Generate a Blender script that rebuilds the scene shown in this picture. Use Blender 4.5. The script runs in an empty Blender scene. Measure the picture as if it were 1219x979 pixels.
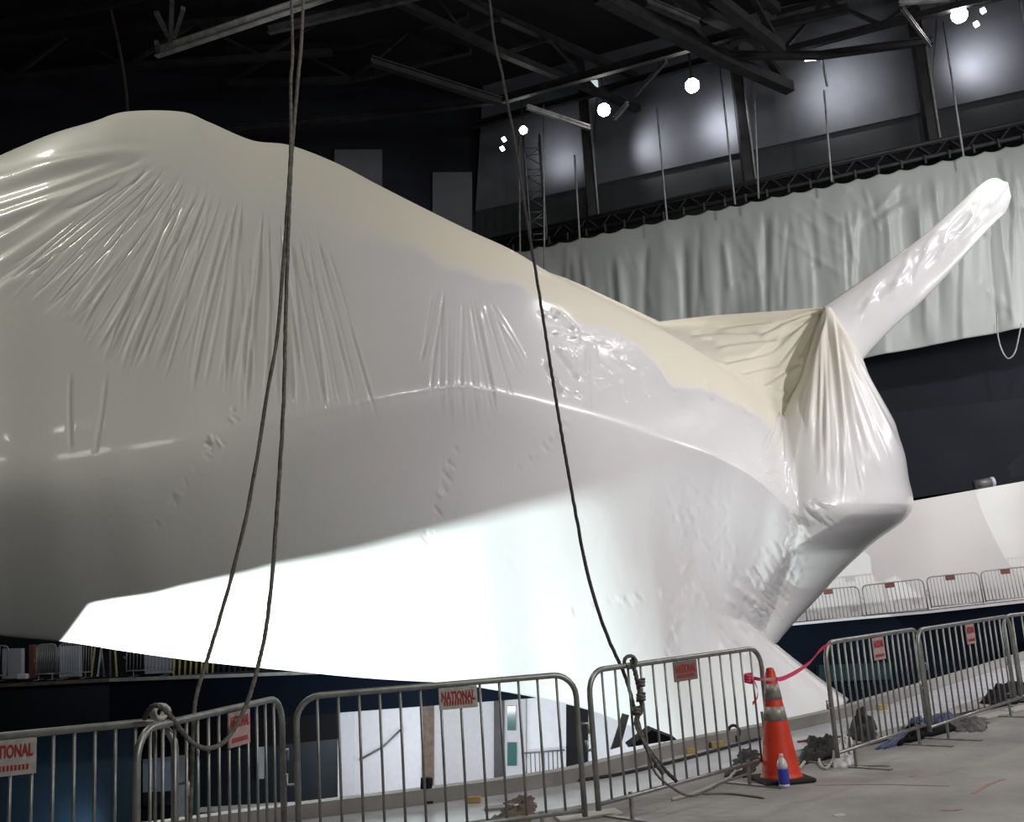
import bpy, math, random
import numpy as np
from mathutils import Vector, Matrix, noise as mnoise

random.seed(7)
rng = np.random.default_rng(7)
SC = bpy.context.scene
COL = SC.collection
PI = math.pi

# ------------------------------------------------------------------ camera
EYE = Vector((0.0, 0.0, 1.62))
FPX = 1200.0
PITCH = math.atan(229.0 / FPX)
ROLL = 0.066
FWD = Vector((0, math.cos(PITCH), math.sin(PITCH)))
UP0 = Vector((0, -math.sin(PITCH), math.cos(PITCH)))
RIGHT = Vector((1, 0, 0)) * math.cos(ROLL) - UP0 * math.sin(ROLL)
UP = Vector((1, 0, 0)) * math.sin(ROLL) + UP0 * math.cos(ROLL)
cam = bpy.data.cameras.new('camera')
cam.sensor_fit = 'HORIZONTAL'
cam.sensor_width = 36.0
cam.lens = 36.0 * FPX / 1219.0
cam.clip_end = 300
cam_o = bpy.data.objects.new('camera', cam)
COL.objects.link(cam_o)
M = Matrix((RIGHT, UP, -FWD)).transposed().to_4x4()
M.translation = EYE
cam_o.matrix_world = M
SC.camera = cam_o

# ------------------------------------------------------------------ world, exposure
w = bpy.data.worlds.new('world')
SC.world = w
w.use_nodes = True
w.node_tree.nodes['Background'].inputs[0].default_value = (0.75, 0.85, 1.0, 1)
w.node_tree.nodes['Background'].inputs[1].default_value = 0.03
SC.view_settings.view_transform = 'Standard'
SC.view_settings.look = 'None'
SC.view_settings.exposure = 0.0
SC.view_settings.gamma = 1.0
SC.view_settings.use_curve_mapping = False


def ray(px, py):
    return FWD + RIGHT * ((px - 609.5) / FPX) + UP * ((489.5 - py) / FPX)


def at(px, py, Y):
    d = ray(px, py)
    return EYE + d * (Y / d.y)


def atz(px, py, z):
    d = ray(px, py)
    return EYE + d * ((z - EYE.z) / d.z)


def on_plane(px, py, P0, n):
    d = ray(px, py)
    return EYE + d * ((P0 - EYE).dot(n) / d.dot(n))


def spot(name, loc, target, power, color, size_deg, blend=0.5, radius=0.15):
    l = bpy.data.lights.new(name, 'SPOT')
    l.energy = power
    l.color = color
    l.spot_size = math.radians(size_deg)
    l.spot_blend = blend
    l.shadow_soft_size = radius
    o = bpy.data.objects.new(name, l)
    COL.objects.link(o)
    o.location = loc
    o.rotation_euler = (Vector(target) - Vector(loc)).to_track_quat('-Z', 'Y').to_euler()
    return o


def area(name, loc, target, power, color, sx, sy):
    l = bpy.data.lights.new(name, 'AREA')
    l.shape = 'RECTANGLE'
    l.size = sx
    l.size_y = sy
    l.energy = power
    l.color = color
    o = bpy.data.objects.new(name, l)
    COL.objects.link(o)
    o.location = loc
    o.rotation_euler = (Vector(target) - Vector(loc)).to_track_quat('-Z', 'Y').to_euler()
    return o


# high-bay hall lights (above and outside the frame), with added camera and balcony fills
area('hall_light_row', (27, 20.5, 18.5), (3, 20, 4), 1900, (1.0, 0.95, 0.99), 10, 1.0)
spot('hall_light_right', (18, 8, 10), (7, 25, 3), 8500, (1.0, 0.95, 0.98), 80, 0.8, 0.5)
spot('hall_light_aft', (12, 31, 20), (6, 26, 4), 650, (1.0, 0.97, 0.9), 110, 0.9, 0.5)
spot('hall_light_front', (3, 2, 16), (0, 15, 3), 1000, (1.0, 0.97, 0.86), 130, 0.9, 0.6)
spot('hall_light_left', (-12, 15, 21), (-5, 15, 3), 2900, (1.0, 0.98, 0.84), 88, 0.9, 0.6)
area('fill_light_camera', (11, -3, 9), (8, 20, 3), 1050, (1.0, 0.98, 0.93), 5, 3)  # broad unseen fill added on the camera side to lift the near surfaces
spot('hall_light_floor', (10, 4, 9), (8, 9, 0), 900, (1.0, 0.95, 0.92), 100, 0.9, 0.5)
spot('hall_light_curtain', (15, 22, 18), (13, 37, 11), 3500, (0.98, 1.0, 0.985), 80, 0.9, 0.5)
area('hall_light_ramp', (21, 28, 10), (15, 37, 4), 650, (1.0, 0.97, 0.95), 6, 3)
area('shop_light', (-1.5, 26.5, -1.9), (-0.5, 31, -3.6), 380, (0.97, 0.95, 1.0), 9, 0.4)
spot('balcony_fill', (-13, 27, 5), (-12, 33, .8), 260, (0.95, 1.0, 1.0), 120, 1.0, 0.3)  # fill added above the balcony to brighten the goods there
spot('blue_light', (-13.3, 30.3, -4.8), (-14.0, 31.6, -4.0), 60, (0.55, 0.8, 1.0), 100, 1.0, 0.1)


# ------------------------------------------------------------------ materials
def mat(name, col, rough=0.6, metal=0.0, noise=0.0, nscale=6.0, bump=0.0, bscale=40.0, emit=None, estr=0.0,
        coat=0.0, col2=None, trans=0.0):
    m = bpy.data.materials.new(name)
    m.use_nodes = True
    nt = m.node_tree
    b = nt.nodes['Principled BSDF']
    b.inputs['Base Color'].default_value = (*col, 1)
    b.inputs['Roughness'].default_value = rough
    b.inputs['Metallic'].default_value = metal
    b.inputs['Coat Weight'].default_value = coat
    b.inputs['Coat Roughness'].default_value = 0.12
    b.inputs['Transmission Weight'].default_value = trans
    tc = nt.nodes.new('ShaderNodeTexCoord')
    if noise > 0 or col2:
        n = nt.nodes.new('ShaderNodeTexNoise')
        n.inputs['Scale'].default_value = nscale
        n.inputs['Detail'].default_value = 6
        nt.links.new(tc.outputs['Object'], n.inputs['Vector'])
        r = nt.nodes.new('ShaderNodeValToRGB')
        c2 = col2 if col2 else tuple(max(0, c * (1 - noise)) for c in col)
        r.color_ramp.elements[0].position = 0.35
        r.color_ramp.elements[1].position = 0.68
        r.color_ramp.elements[0].color = (*c2, 1)
        r.color_ramp.elements[1].color = (*col, 1)
        nt.links.new(n.outputs['Fac'], r.inputs[0])
        nt.links.new(r.outputs[0], b.inputs['Base Color'])
    if bump > 0:
        n2 = nt.nodes.new('ShaderNodeTexNoise')
        n2.inputs['Scale'].default_value = bscale
        n2.inputs['Detail'].default_value = 4
        nt.links.new(tc.outputs['Object'], n2.inputs['Vector'])
        bp = nt.nodes.new('ShaderNodeBump')
        bp.inputs['Strength'].default_value = bump
        bp.inputs['Distance'].default_value = 0.02
        nt.links.new(n2.outputs['Fac'], bp.inputs['Height'])
        nt.links.new(bp.outputs[0], b.inputs['Normal'])
    if emit:
        b.inputs['Emission Color'].default_value = (*emit, 1)
        b.inputs['Emission Strength'].default_value = estr
    return m


def film_mat():
    m = mat('shrink_film', (0.74, 0.73, 0.71), rough=0.36, coat=0.32)
    nt = m.node_tree
    b = nt.nodes['Principled BSDF']
    tc = nt.nodes['Texture Coordinate']
    a = nt.nodes.new('ShaderNodeAttribute')
    a.attribute_name = 'cream'
    n = nt.nodes.new('ShaderNodeTexNoise')
    n.inputs['Scale'].default_value = 0.8
    n.inputs['Detail'].default_value = 5
    nt.links.new(tc.outputs['Object'], n.inputs['Vector'])
    mx0 = nt.nodes.new('ShaderNodeMix')
    mx0.data_type = 'RGBA'
    mx0.inputs[6].default_value = (0.70, 0.70, 0.70, 1)
    mx0.inputs[7].default_value = (0.77, 0.77, 0.76, 1)
    nt.links.new(n.outputs['Fac'], mx0.inputs[0])
    mx = nt.nodes.new('ShaderNodeMix')
    mx.data_type = 'RGBA'
    mx.inputs[7].default_value = (0.75, 0.715, 0.59, 1)
    nt.links.new(a.outputs['Fac'], mx.inputs[0])
    nt.links.new(mx0.outputs[2], mx.inputs[6])
    nt.links.new(mx.outputs[2], b.inputs['Base Color'])
    # fine shrink ripples
    w1 = nt.nodes.new('ShaderNodeTexNoise')
    w1.inputs['Scale'].default_value = 2.2
    w1.inputs['Detail'].default_value = 3
    w1.inputs['Distortion'].default_value = 0.8
    nt.links.new(tc.outputs['Object'], w1.inputs['Vector'])
    bp = nt.nodes.new('ShaderNodeBump')
    bp.inputs['Strength'].default_value = 0.2
    bp.inputs['Distance'].default_value = 0.03
    nt.links.new(w1.outputs['Fac'], bp.inputs['Height'])
    nt.links.new(bp.outputs[0], b.inputs['Normal'])
    nt.links.new(bp.outputs[0], b.inputs['Coat Normal'])
    mr = nt.nodes.new('ShaderNodeMapRange')
    mr.inputs['To Min'].default_value = 0.30
    mr.inputs['To Max'].default_value = 0.8
    nt.links.new(a.outputs['Fac'], mr.inputs['Value'])
    nt.links.new(mr.outputs[0], b.inputs['Roughness'])
    mc = nt.nodes.new('ShaderNodeMapRange')
    mc.inputs['From Max'].default_value = 0.5
    mc.inputs['To Min'].default_value = 0.55
    mc.inputs['To Max'].default_value = 0.04
    nt.links.new(a.outputs['Fac'], mc.inputs['Value'])
    nt.links.new(mc.outputs[0], b.inputs['Coat Weight'])
    ms = nt.nodes.new('ShaderNodeMapRange')
    ms.inputs['From Max'].default_value = 0.5
    ms.inputs['To Min'].default_value = 0.5
    ms.inputs['To Max'].default_value = 0.2
    nt.links.new(a.outputs['Fac'], ms.inputs['Value'])
    nt.links.new(ms.outputs[0], b.inputs['Specular IOR Level'])
    return m


FILM = film_mat()
STEEL = mat('galvanised_steel', (0.40, 0.41, 0.395), 0.42, 0.7, noise=0.35, nscale=9)
DARKSTEEL = mat('dark_painted_steel', (0.035, 0.035, 0.038), 0.6, 0.2, noise=0.5, nscale=2)
MIDSTEEL = mat('grey_painted_steel', (0.16, 0.16, 0.165), 0.5, 0.3, noise=0.4, nscale=3)
LIGHTSTEEL = mat('light_painted_steel', (0.42, 0.42, 0.42), 0.5, 0.2, noise=0.4, nscale=3)
BLACK = mat('black_paint', (0.008, 0.008, 0.010), 0.7)
CEILM = mat('black_ceiling', (0.006, 0.006, 0.007), 0.9)
ROPEM = mat('worn_rope', (0.20, 0.185, 0.165), 0.9, noise=0.5, nscale=30, bump=0.5, bscale=120)
ROPED = mat('dark_rope', (0.07, 0.068, 0.066), 0.9, noise=0.4, nscale=30)
CABLEM = mat('pale_cable', (0.5, 0.5, 0.48), 0.7)
ORANGE = mat('orange_plastic', (0.80, 0.055, 0.02), 0.5, noise=0.25, nscale=7)
REFL = mat('grey_reflective_band', (0.42, 0.40, 0.37), 0.4, 0.2, noise=0.35, nscale=20)
RUBBER = mat('black_rubber', (0.02, 0.02, 0.02), 0.8, noise=0.4)
WHITEP = mat('white_panel', (0.62, 0.62, 0.63), 0.6, noise=0.08, nscale=1)
RAMPM = mat('white_ramp_wall', (0.72, 0.70, 0.68), 0.7, noise=0.05, nscale=0.6)
NAVY = mat('navy_fascia', (0.0025, 0.006, 0.014), 0.9, noise=0.3, nscale=1)
NAVYW = mat('dark_blue_wall', (0.022, 0.024, 0.032), 0.7, noise=0.2, nscale=0.5)
BLUEW = mat('blue_wall', (0.07, 0.12, 0.17), 0.5, noise=0.2, nscale=0.6)
WALLG = mat('grey_wall_panel', (0.16, 0.17, 0.19), 0.7, noise=0.25, nscale=0.5)
WALLD = mat('slate_wall_panel', (0.05, 0.056, 0.06), 0.7, noise=0.2, nscale=0.5)
KERBM = mat('kerb_metal', (0.36, 0.34, 0.32), 0.5, 0.2, noise=0.2, nscale=4)
STRIPM = mat('pale_floor_plate', (0.64, 0.66, 0.72), 0.3, 0.1, noise=0.3, nscale=3)
CONC = mat('dusty_concrete', (0.42, 0.40, 0.39), 0.85, nscale=1.1, bump=0.35, bscale=14, col2=(0.26, 0.25, 0.245))
SIGNM = mat('white_sign_plate', (0.55, 0.52, 0.50), 0.5, noise=0.3, nscale=25)
REDP = mat('red_lettering', (0.35, 0.03, 0.03), 0.6)
PINKSIGN = mat('pink_sign_plate', (0.50, 0.36, 0.36), 0.5, noise=0.3, nscale=25)
TAPE = mat('pink_tape', (0.75, 0.05, 0.14), 0.45)
BLUETARP = mat('blue_tarp', (0.09, 0.12, 0.30), 0.5, noise=0.4, nscale=6)
GREYTARP = mat('grey_tarp', (0.16, 0.15, 0.16), 0.6, noise=0.5, nscale=6)
WOODY = mat('yellow_wood', (0.55, 0.38, 0.14), 0.7, noise=0.3, nscale=8)
WOODB = mat('brown_wood', (0.14, 0.10, 0.075), 0.8, noise=0.4, nscale=6)
YELLOW = mat('yellow_paint', (0.42, 0.33, 0.12), 0.6)
GLASSD = mat('dark_glass', (0.02, 0.035, 0.04), 0.1, coat=0.5)
GREENG = mat('green_tinted_glass', (0.03, 0.10, 0.09), 0.15, coat=0.5)
CLEARP = mat('clear_bottle_plastic', (0.7, 0.66, 0.72), 0.15, coat=0.6)
BLUEL = mat('blue_bottle_label', (0.04, 0.06, 0.45), 0.4)
WHITEPL = mat('white_plastic_bag', (0.72, 0.72, 0.74), 0.45)
PAPER = mat('white_paper', (0.6, 0.58, 0.55), 0.8)
CHALK = mat('red_chalk', (0.42, 0.16, 0.15), 0.9, noise=0.5, nscale=30, col2=(0.36, 0.30, 0.29))
LAMPM = mat('lamp_lens', (1, 1, 1), 0.4, emit=(1.0, 0.97, 0.92), estr=60)
LAMPS = mat('dim_lamp_lens', (1, 1, 1), 0.4, emit=(1.0, 0.98, 0.95), estr=8)
SCREEN = mat('lit_panel', (0.5, 0.55, 0.55), 0.4, emit=(0.75, 0.9, 0.9), estr=0.7)
PALEPANEL = mat('pale_blue_grey_sheet', (0.45, 0.50, 0.56), 0.6, noise=0.2, nscale=2)


def curtain_mat():
    m = mat('milky_plastic_sheet', (0.62, 0.65, 0.63), 0.35, noise=0.1, nscale=0.3)
    nt = m.node_tree
    b = nt.nodes['Principled BSDF']
    out = nt.nodes['Material Output']
    t = nt.nodes.new('ShaderNodeBsdfTranslucent')
    t.inputs[0].default_value = (0.6, 0.63, 0.6, 1)
    mx = nt.nodes.new('ShaderNodeMixShader')
    mx.inputs[0].default_value = 0.3
    nt.links.new(b.outputs[0], mx.inputs[1])
    nt.links.new(t.outputs[0], mx.inputs[2])
    nt.links.new(mx.outputs[0], out.inputs[0])
    return m


CURT = curtain_mat()


# ------------------------------------------------------------------ mesh helpers
class MB:
    def __init__(s):
        s.v = []
        s.f = []

    def add(s, vs, fs):
        k = len(s.v)
        s.v += [tuple(v) for v in vs]
        s.f += [tuple(i + k for i in f) for f in fs]
        return s

    def box(s, lo, hi):
        x0, y0, z0 = lo
        x1, y1, z1 = hi
        vs = [(x0, y0, z0), (x1, y0, z0), (x1, y1, z0), (x0, y1, z0), (x0, y0, z1), (x1, y0, z1), (x1, y1, z1), (x0, y1, z1)]
        return s.add(vs, [(0, 3, 2, 1), (4, 5, 6, 7), (0, 1, 5, 4), (1, 2, 6, 5), (2, 3, 7, 6), (3, 0, 4, 7)])

    def bar(s, a, b, wx, wz, up=(0, 0, 1)):
        a = Vector(a)
        b = Vector(b)
        d = (b - a).normalized()
        u = Vector(up)
        if abs(d.dot(u)) > 0.98:
            u = Vector((1, 0, 0))
        sd = d.cross(u).normalized() * wx / 2
        u = sd.cross(d).normalized() * wz / 2
        vs = [a - sd - u, a + sd - u, a + sd + u, a - sd + u, b - sd - u, b + sd - u, b + sd + u, b - sd + u]
        return s.add(vs, [(0, 3, 2, 1), (4, 5, 6, 7), (0, 1, 5, 4), (1, 2, 6, 5), (2, 3, 7, 6), (3, 0, 4, 7)])

    def tube(s, pts, r, n=8, closed=False, twist=0.0, strands=0):
        pts = [Vector(p) for p in pts]
        N = len(pts)
        vs = []
        prev = None
        L = 0.0
        for i, p in enumerate(pts):
            if closed:
                d = (pts[(i + 1) % N] - pts[i - 1]).normalized()
            else:
                d = (pts[min(i + 1, N - 1)] - pts[max(i - 1, 0)]).normalized()
            if prev is None:
                u = Vector((0, 0, 1)) if abs(d.z) < 0.9 else Vector((1, 0, 0))
                prev = (u - d * u.dot(d)).normalized()
            else:
                prev = (prev - d * prev.dot(d)).normalized()
                L += (p - pts[i - 1]).length
            q = d.cross(prev)
            rr = r[i] if isinstance(r, (list, tuple)) else r
            for k in range(n):
                a = 2 * PI * k / n
                m = 1.0
                if strands:
                    m = 1 + 0.16 * math.cos(strands * (a - twist * L))
                vs.append(p + (prev * math.cos(a) + q * math.sin(a)) * rr * m)
        fs = []
        for i in range(N if closed else N - 1):
            j = (i + 1) % N
            for k in range(n):
                fs.append((i * n + k, i * n + (k + 1) % n, j * n + (k + 1) % n, j * n + k))
        if not closed:
            fs.append(tuple(range(n))[::-1])
            fs.append(tuple((N - 1) * n + k for k in range(n)))
        return s.add(vs, fs)

    def lathe(s, prof, n=24, c=(0, 0, 0)):
        vs = []
        for r, z in prof:
            for k in range(n):
                a = 2 * PI * k / n
                vs.append((c[0] + r * math.cos(a), c[1] + r * math.sin(a), c[2] + z))
        fs = []
        for i in range(len(prof) - 1):
            for k in range(n):
                fs.append((i * n + k, i * n + (k + 1) % n, (i + 1) * n + (k + 1) % n, (i + 1) * n + k))
        fs.append(tuple(range(n))[::-1])
        fs.append(tuple((len(prof) - 1) * n + k for k in range(n)))
        return s.add(vs, fs)

    def mesh(s, name, smooth=False):
        me = bpy.data.meshes.new(name)
        me.from_pydata(s.v, [], s.f)
        me.update()
        if smooth:
            me.polygons.foreach_set('use_smooth', [True] * len(me.polygons))
        return me


def link(name, me, m=None, parent=None, loc=None, rz=None):
    if isinstance(me, MB):
        me = me.mesh(name, getattr(me, 'smooth', False))
    o = bpy.data.objects.new(name, me)
    COL.objects.link(o)
    if m is not None and not me.materials:
        me.materials.append(m)
    if parent is not None:
        o.parent = parent
    if loc is not None:
        o.location = loc
    if rz is not None:
        o.rotation_euler = (0, 0, rz)
    return o


def smooth(mb):
    mb.smooth = True
    return mb


def bevel(o, w=0.01, seg=2):
    md = o.modifiers.new('bevel', 'BEVEL')
    md.width = w
    md.segments = seg
    md.limit_method = 'ANGLE'
    return o


def tag(o, label, cat, group=None, kind=None):
    o['label'] = label
    o['category'] = cat
    if group:
        o['group'] = group
    if kind:
        o['kind'] = kind
    return o


def struct(o):
    o['kind'] = 'structure'
    return o


def empty(name, loc=(0, 0, 0), rz=0.0):
    o = bpy.data.objects.new(name, None)
    o.empty_display_size = 0.2
    COL.objects.link(o)
    o.location = loc
    o.rotation_euler = (0, 0, rz)
    return o


def catmull(P, ts):
    """P (n,k) keys at 0..n-1, ts sample params."""
    P = np.asarray(P, float)
    n = len(P)
    i = np.clip(np.floor(ts).astype(int), 0, n - 2)
    f = (ts - i)[:, None]
    p1 = P[i]
    p2 = P[i + 1]
    p0 = P[np.clip(i - 1, 0, n - 1)]
    p3 = P[np.clip(i + 2, 0, n - 1)]
    return 0.5 * ((2 * p1) + (-p0 + p2) * f + (2 * p0 - 5 * p1 + 4 * p2 - p3) * f ** 2 + (-p0 + 3 * p1 - 3 * p2 + p3) * f ** 3)


def spline(pts, per=8):
    P = np.array([tuple(p) for p in pts], float)
    ts = np.linspace(0, len(P) - 1, (len(P) - 1) * per + 1)
    return [Vector(r) for r in catmull(P, ts)]


# vectorised unprojection
_F = np.array(FWD)
_R = np.array(RIGHT)
_U = np.array(UP)
_E = np.array(EYE)


def unproj(px, py, Y):
    d = _F + _R * ((px - 609.5) / FPX)[..., None] + _U * ((489.5 - py) / FPX)[..., None]
    return _E + d * (Y / d[..., 1])[..., None]


def creases(px, py, segs):
    """height (in px) of film folds; each seg x0,y0,x1,y1,sigma,amp"""
    H = np.zeros_like(px)
    for x0, y0, x1, y1, sg, am in segs:
        m = 4 * sg
        sel = (px > min(x0, x1) - m) & (px < max(x0, x1) + m) & (py > min(y0, y1) - m) & (py < max(y0, y1) + m)
        if not sel.any():
            continue
        X = px[sel]
        Yy = py[sel]
        L = math.hypot(x1 - x0, y1 - y0)
        ux, uy = (x1 - x0) / L, (y1 - y0) / L
        t = ((X - x0) * ux + (Yy - y0) * uy) / L
        d = -(X - x0) * uy + (Yy - y0) * ux + 0.02 * L * np.sin(t * 3 + x0)
        env = np.clip(t * 5, 0, 1) * np.clip((1 - t) * 6, 0, 1)
        env = env * env * (3 - 2 * env)
        H[sel] += am * env * np.exp(-(d / sg) ** 2)
    return H


def grid_obj(name, V, m, parent, cream=None, closed=False, disp=None, open_end=False):
    """V (a,b,3). closed: b wraps."""
    a, b, _ = V.shape
    if disp is not None:
        if closed:
            du = np.roll(V, -1, 1) - np.roll(V, 1, 1)
        else:
            du = np.gradient(V, axis=1)
        dv = np.gradient(V, axis=0)
        n = np.cross(dv, du)
        n /= (np.linalg.norm(n, axis=2, keepdims=True) + 1e-9)
        tocam = (_E - V)
        sgn = np.sign((n * tocam).sum(2).mean())
        V = V + n * sgn * disp[..., None]
    idx = np.arange(a * b).reshape(a, b)
    if closed:
        r = np.roll(idx, -1, 1)
        q = np.stack([idx[:-1], idx[1:], r[1:], r[:-1]], -1).reshape(-1, 4)
    else:
        q = np.stack([idx[:-1, :-1], idx[1:, :-1], idx[1:, 1:], idx[:-1, 1:]], -1).reshape(-1, 4)
    me = bpy.data.meshes.new(name)
    faces = q.tolist()
    if closed:
        faces.append(idx[0].tolist())
        if not open_end:
            faces.append(idx[-1][::-1].tolist())
    me.from_pydata(V.reshape(-1, 3).tolist(), [], faces)
    me.polygons.foreach_set('use_smooth', [True] * len(me.polygons))
    if cream is not None:
        at_ = me.attributes.new('cream', 'FLOAT', 'POINT')
        at_.data.foreach_set('value', cream.reshape(-1).astype(np.float32))
    me.update()
    return link(name, me, m, parent)


# ================================================================== STRUCTURE
# floor edge / kerb curve (z = 0 plan), left to right
K = [(-14, 9.6), (-8, 8.3), (-4.5, 8.0)]
for px, py in [(357, 954), (500, 937), (650, 917), (735, 898), (812, 879), (900, 862), (984, 844), (1060, 822), (1140, 799), (1219, 775)]:
    p = atz(px, py, 0.13)
    K.append((p.x, p.y))
K += [(10.8, 21.5), (13.5, 26.5), (15.0, 31.0)]
KS = [Vector((p.x, p.y, 0)) for p in spline([(x, y, 0) for x, y in K], 5)]


def offs(path, d):
    out = []
    for i, p in enumerate(path):
        t = (path[min(i + 1, len(path) - 1)] - path[max(i - 1, 0)]).normalized()
        nrm = Vector((-t.y, t.x, 0))
        out.append(p + nrm * d)
    return out


def ribbon_prism(a, b, z0, z1):
    """solid between two plan paths"""
    mb = MB()
    vs = []
    for p, q in zip(a, b):
        vs += [(p.x, p.y, z0), (q.x, q.y, z0), (q.x, q.y, z1), (p.x, p.y, z1)]
    fs = []
    for i in range(len(a) - 1):
        for k in range(4):
            fs.append((i * 4 + k, i * 4 + (k + 1) % 4, (i + 1) * 4 + (k + 1) % 4, (i + 1) * 4 + k))
    e = (len(a) - 1) * 4
    fs += [(0, 3, 2, 1), (e, e + 1, e + 2, e + 3)]
    return mb.add(vs, fs)


near = [Vector((min(max(p.x * 1.25, -16), 30), -7, 0)) for p in KS]
struct(link('floor', ribbon_prism(near, KS, -0.6, 0.0), CONC))
struct(link('trim_1', ribbon_prism(offs(KS, -0.02), offs(KS, -0.16), 0.0, 0.13), KERBM))
struct(link('trim_2', ribbon_prism(offs(KS, -0.165), offs(KS, -1.05), 0.0, 0.012), STRIPM))

# back wall line (plan) behind the hanging sheet
WA = at(620, 298, 43.0)
WB = at(1219, 170, 35.5)
wd = Vector((WB.x - WA.x, WB.y - WA.y, 0)).normalized()
wn = Vector((wd.y, -wd.x, 0))          # towards the camera
if wn.y > 0:
    wn = -wn
W0 = Vector((WA.x, WA.y, 0))


def wallpt(px, py, off):
    """point seen at px,py on the plane standing 'off' metres in front of the sheet line"""
    return on_plane(px, py, W0 + wn * off, wn)


def wallslab(name, c, off, thick, m, parent=None):
    """slab whose front face has pixel-derived corners c on the plane off"""
    f = [wallpt(x, y, off) for x, y in c]
    bk = [p - wn * thick for p in f]
    mb = MB().add(f + bk, [(0, 1, 2, 3), (7, 6, 5, 4), (0, 4, 5, 1), (1, 5, 6, 2), (2, 6, 7, 3), (3, 7, 4, 0)])
    return link(name, mb, m, parent)


def bmp(a, b, z0, z1, t, m, name='wall', parent=None):
    """vertical wall between plan points a,b"""
    a = Vector((a[0], a[1], 0))
    b = Vector((b[0], b[1], 0))
    mb = MB().bar((a.x, a.y, (z0 + z1) / 2), (b.x, b.y, (z0 + z1) / 2), t, z1 - z0)
    return link(name, mb, m, parent)


far_l = W0 - wd * 2.4 - wn * 2.2
far_r = W0 + wd * 34 - wn * 2.2
struct(bmp(far_l, far_r, -6, 26.5, 0.4, NAVYW, 'wall_back'))
# grey upper cladding panels and slate lower band on the back wall
for i, (xa, xb) in enumerate([(566, 703), (703, 889), (889, 1107), (1107, 1330), (1330, 1560)]):
    ya = 231 - 0.2210 * (xa - 658)
    yb = 231 - 0.2210 * (xb - 658)
    o = wallslab('cladding_panel', [(xa, ya), (xb, yb), (xb + 14, yb - 165), (xa + 10, ya - 165)], -1.4, 0.3, WALLG)
    struct(o)
    o = wallslab('slate_panel', [(xa, ya + 92), (xb, yb + 92), (xb, yb), (xa, ya)], -1.6, 0.2, WALLD)
    struct(o)
# side wall on the far left
struct(bmp((far_l.x, far_l.y), (-34, 37), -6, 26.5, 0.4, NAVYW, 'wall_left'))
lwn = Vector((37 - far_l.y, -(-34 - far_l.x), 0)).normalized()
for (x0, x1, y0, y1) in [(398, 455, 178, 330), (515, 562, 205, 330)]:
    n = Vector((far_l.y - 37, -34 - far_l.x, 0)).normalized()
    if n.y > 0:
        n = -n
    f = [on_plane(x, y, far_l + n * 0.35, n) for x, y in [(x0, y1), (x1, y1), (x1, y0), (x0, y0)]]
    bk = [p - n * 0.1 for p in f]
    struct(link('cladding_panel', MB().add(f + bk, [(0, 1, 2, 3), (7, 6, 5, 4), (0, 4, 5, 1), (1, 5, 6, 2), (2, 6, 7, 3), (3, 7, 4, 0)]), WALLG))
# wide dark recess under the sheet
struct(wallslab('wall_recess', [(900, 620), (1560, 525), (1560, 436), (900, 510)], -0.8, 0.6, NAVYW))
struct(link('ceiling', MB().box((-40, -8, 26.3), (45, 50, 26.6)), CEILM))
struct(link('wall_front', MB().box((-40, -8.4, -6), (45, -8, 26.5)), NAVYW))
struct(link('wall_right', MB().box((38, -8, -6), (38.4, 50, 26.5)), NAVYW))
struct(link('wall_side', MB().box((-34.4, -8, -6), (-34, 40, 26.5)), NAVYW))
struct(link('lower_floor', MB().box((-34, 0, -5.2), (38, 46, -5.0)), mat('lower_floor_grey', (0.10, 0.11, 0.13), 0.5, noise=0.3)))

# columns in front of the upper wall
for (xt, yt, xb, yb, wpx) in [(697, 120, 706, 262, 11), (881, 85, 893, 232, 12), (1099, 38, 1111, 176, 12)]:
    a = wallpt(xt, yt, -0.9)
    b = wallpt(xb, yb, -0.9)
    wm = wpx * a.y / FPX
    col = link('steel_column', MB().bar((b.x, b.y, b.z - 0.5), (b.x, b.y, 26), wm, wm), DARKSTEEL)
    struct(col)
    link('conduit', smooth(MB().tube([(b.x + wm * .6, b.y - wm * .6, b.z), (b.x + wm * .6, b.y - wm * .6, b.z + 6)], 0.05, 8)), LIGHTSTEEL, col)

# walkway truss carrying the sheet
rail = empty('pipe_truss')
tag(rail, 'long dark pipe truss carrying the milky sheet along the back wall', 'truss')
ta, tb = wallpt(560, 306, 0.0), wallpt(1460, 112, 0.0)
up_ = Vector((0, 0, 0.62))
for nm, o2, r in [('lower_chord', Vector((0, 0, 0.05)), 0.09), ('upper_chord', up_, 0.09), ('rear_chord', up_ * .5 - wn * 0.5, 0.07)]:
    link(nm, smooth(MB().tube([ta + o2, tb + o2], r, 8)), DARKSTEEL, rail)
nseg = 52
web = MB()
for i in range(nseg):
    p = ta.lerp(tb, i / nseg)
    q = ta.lerp(tb, (i + 1) / nseg)
    web.tube([p, q + up_] if i % 2 else [p + up_, q], 0.035, 6)
link('lacing', web, DARKSTEEL, rail)
link('toe_board', MB().bar(ta + Vector((0, 0, .3)) - wn * .2, tb + Vector((0, 0, .3)) - wn * .2, 0.05, 0.55), BLACK, rail)
for i in range(34):
    p = ta.lerp(tb, (i + 0.5) / 34)
    link('clamp', MB().bar(p + Vector((0, 0, 0.12)) + wn * .1, p - Vector((0, 0, 0.22)) + wn * .1, 0.06, 0.08), DARKSTEEL, rail)

# ------------------------------------------------------------------ hanging milky sheet
NU, NV = 420, 90
us = np.linspace(0, 1, NU)
vs_ = np.linspace(0, 1, NV)
PXT = 590 + 860 * us
yt = 300 - 0.2135 * (PXT - 611)
pxb = PXT + 10 + 12 * us
yb = 428 - 0.19 * (pxb - 1020)
gx = PXT[None] * (1 - vs_[:, None]) + pxb[None] * vs_[:, None]
gy = yt[None] * (1 - vs_[:, None]) + yb[None] * vs_[:, None]
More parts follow.
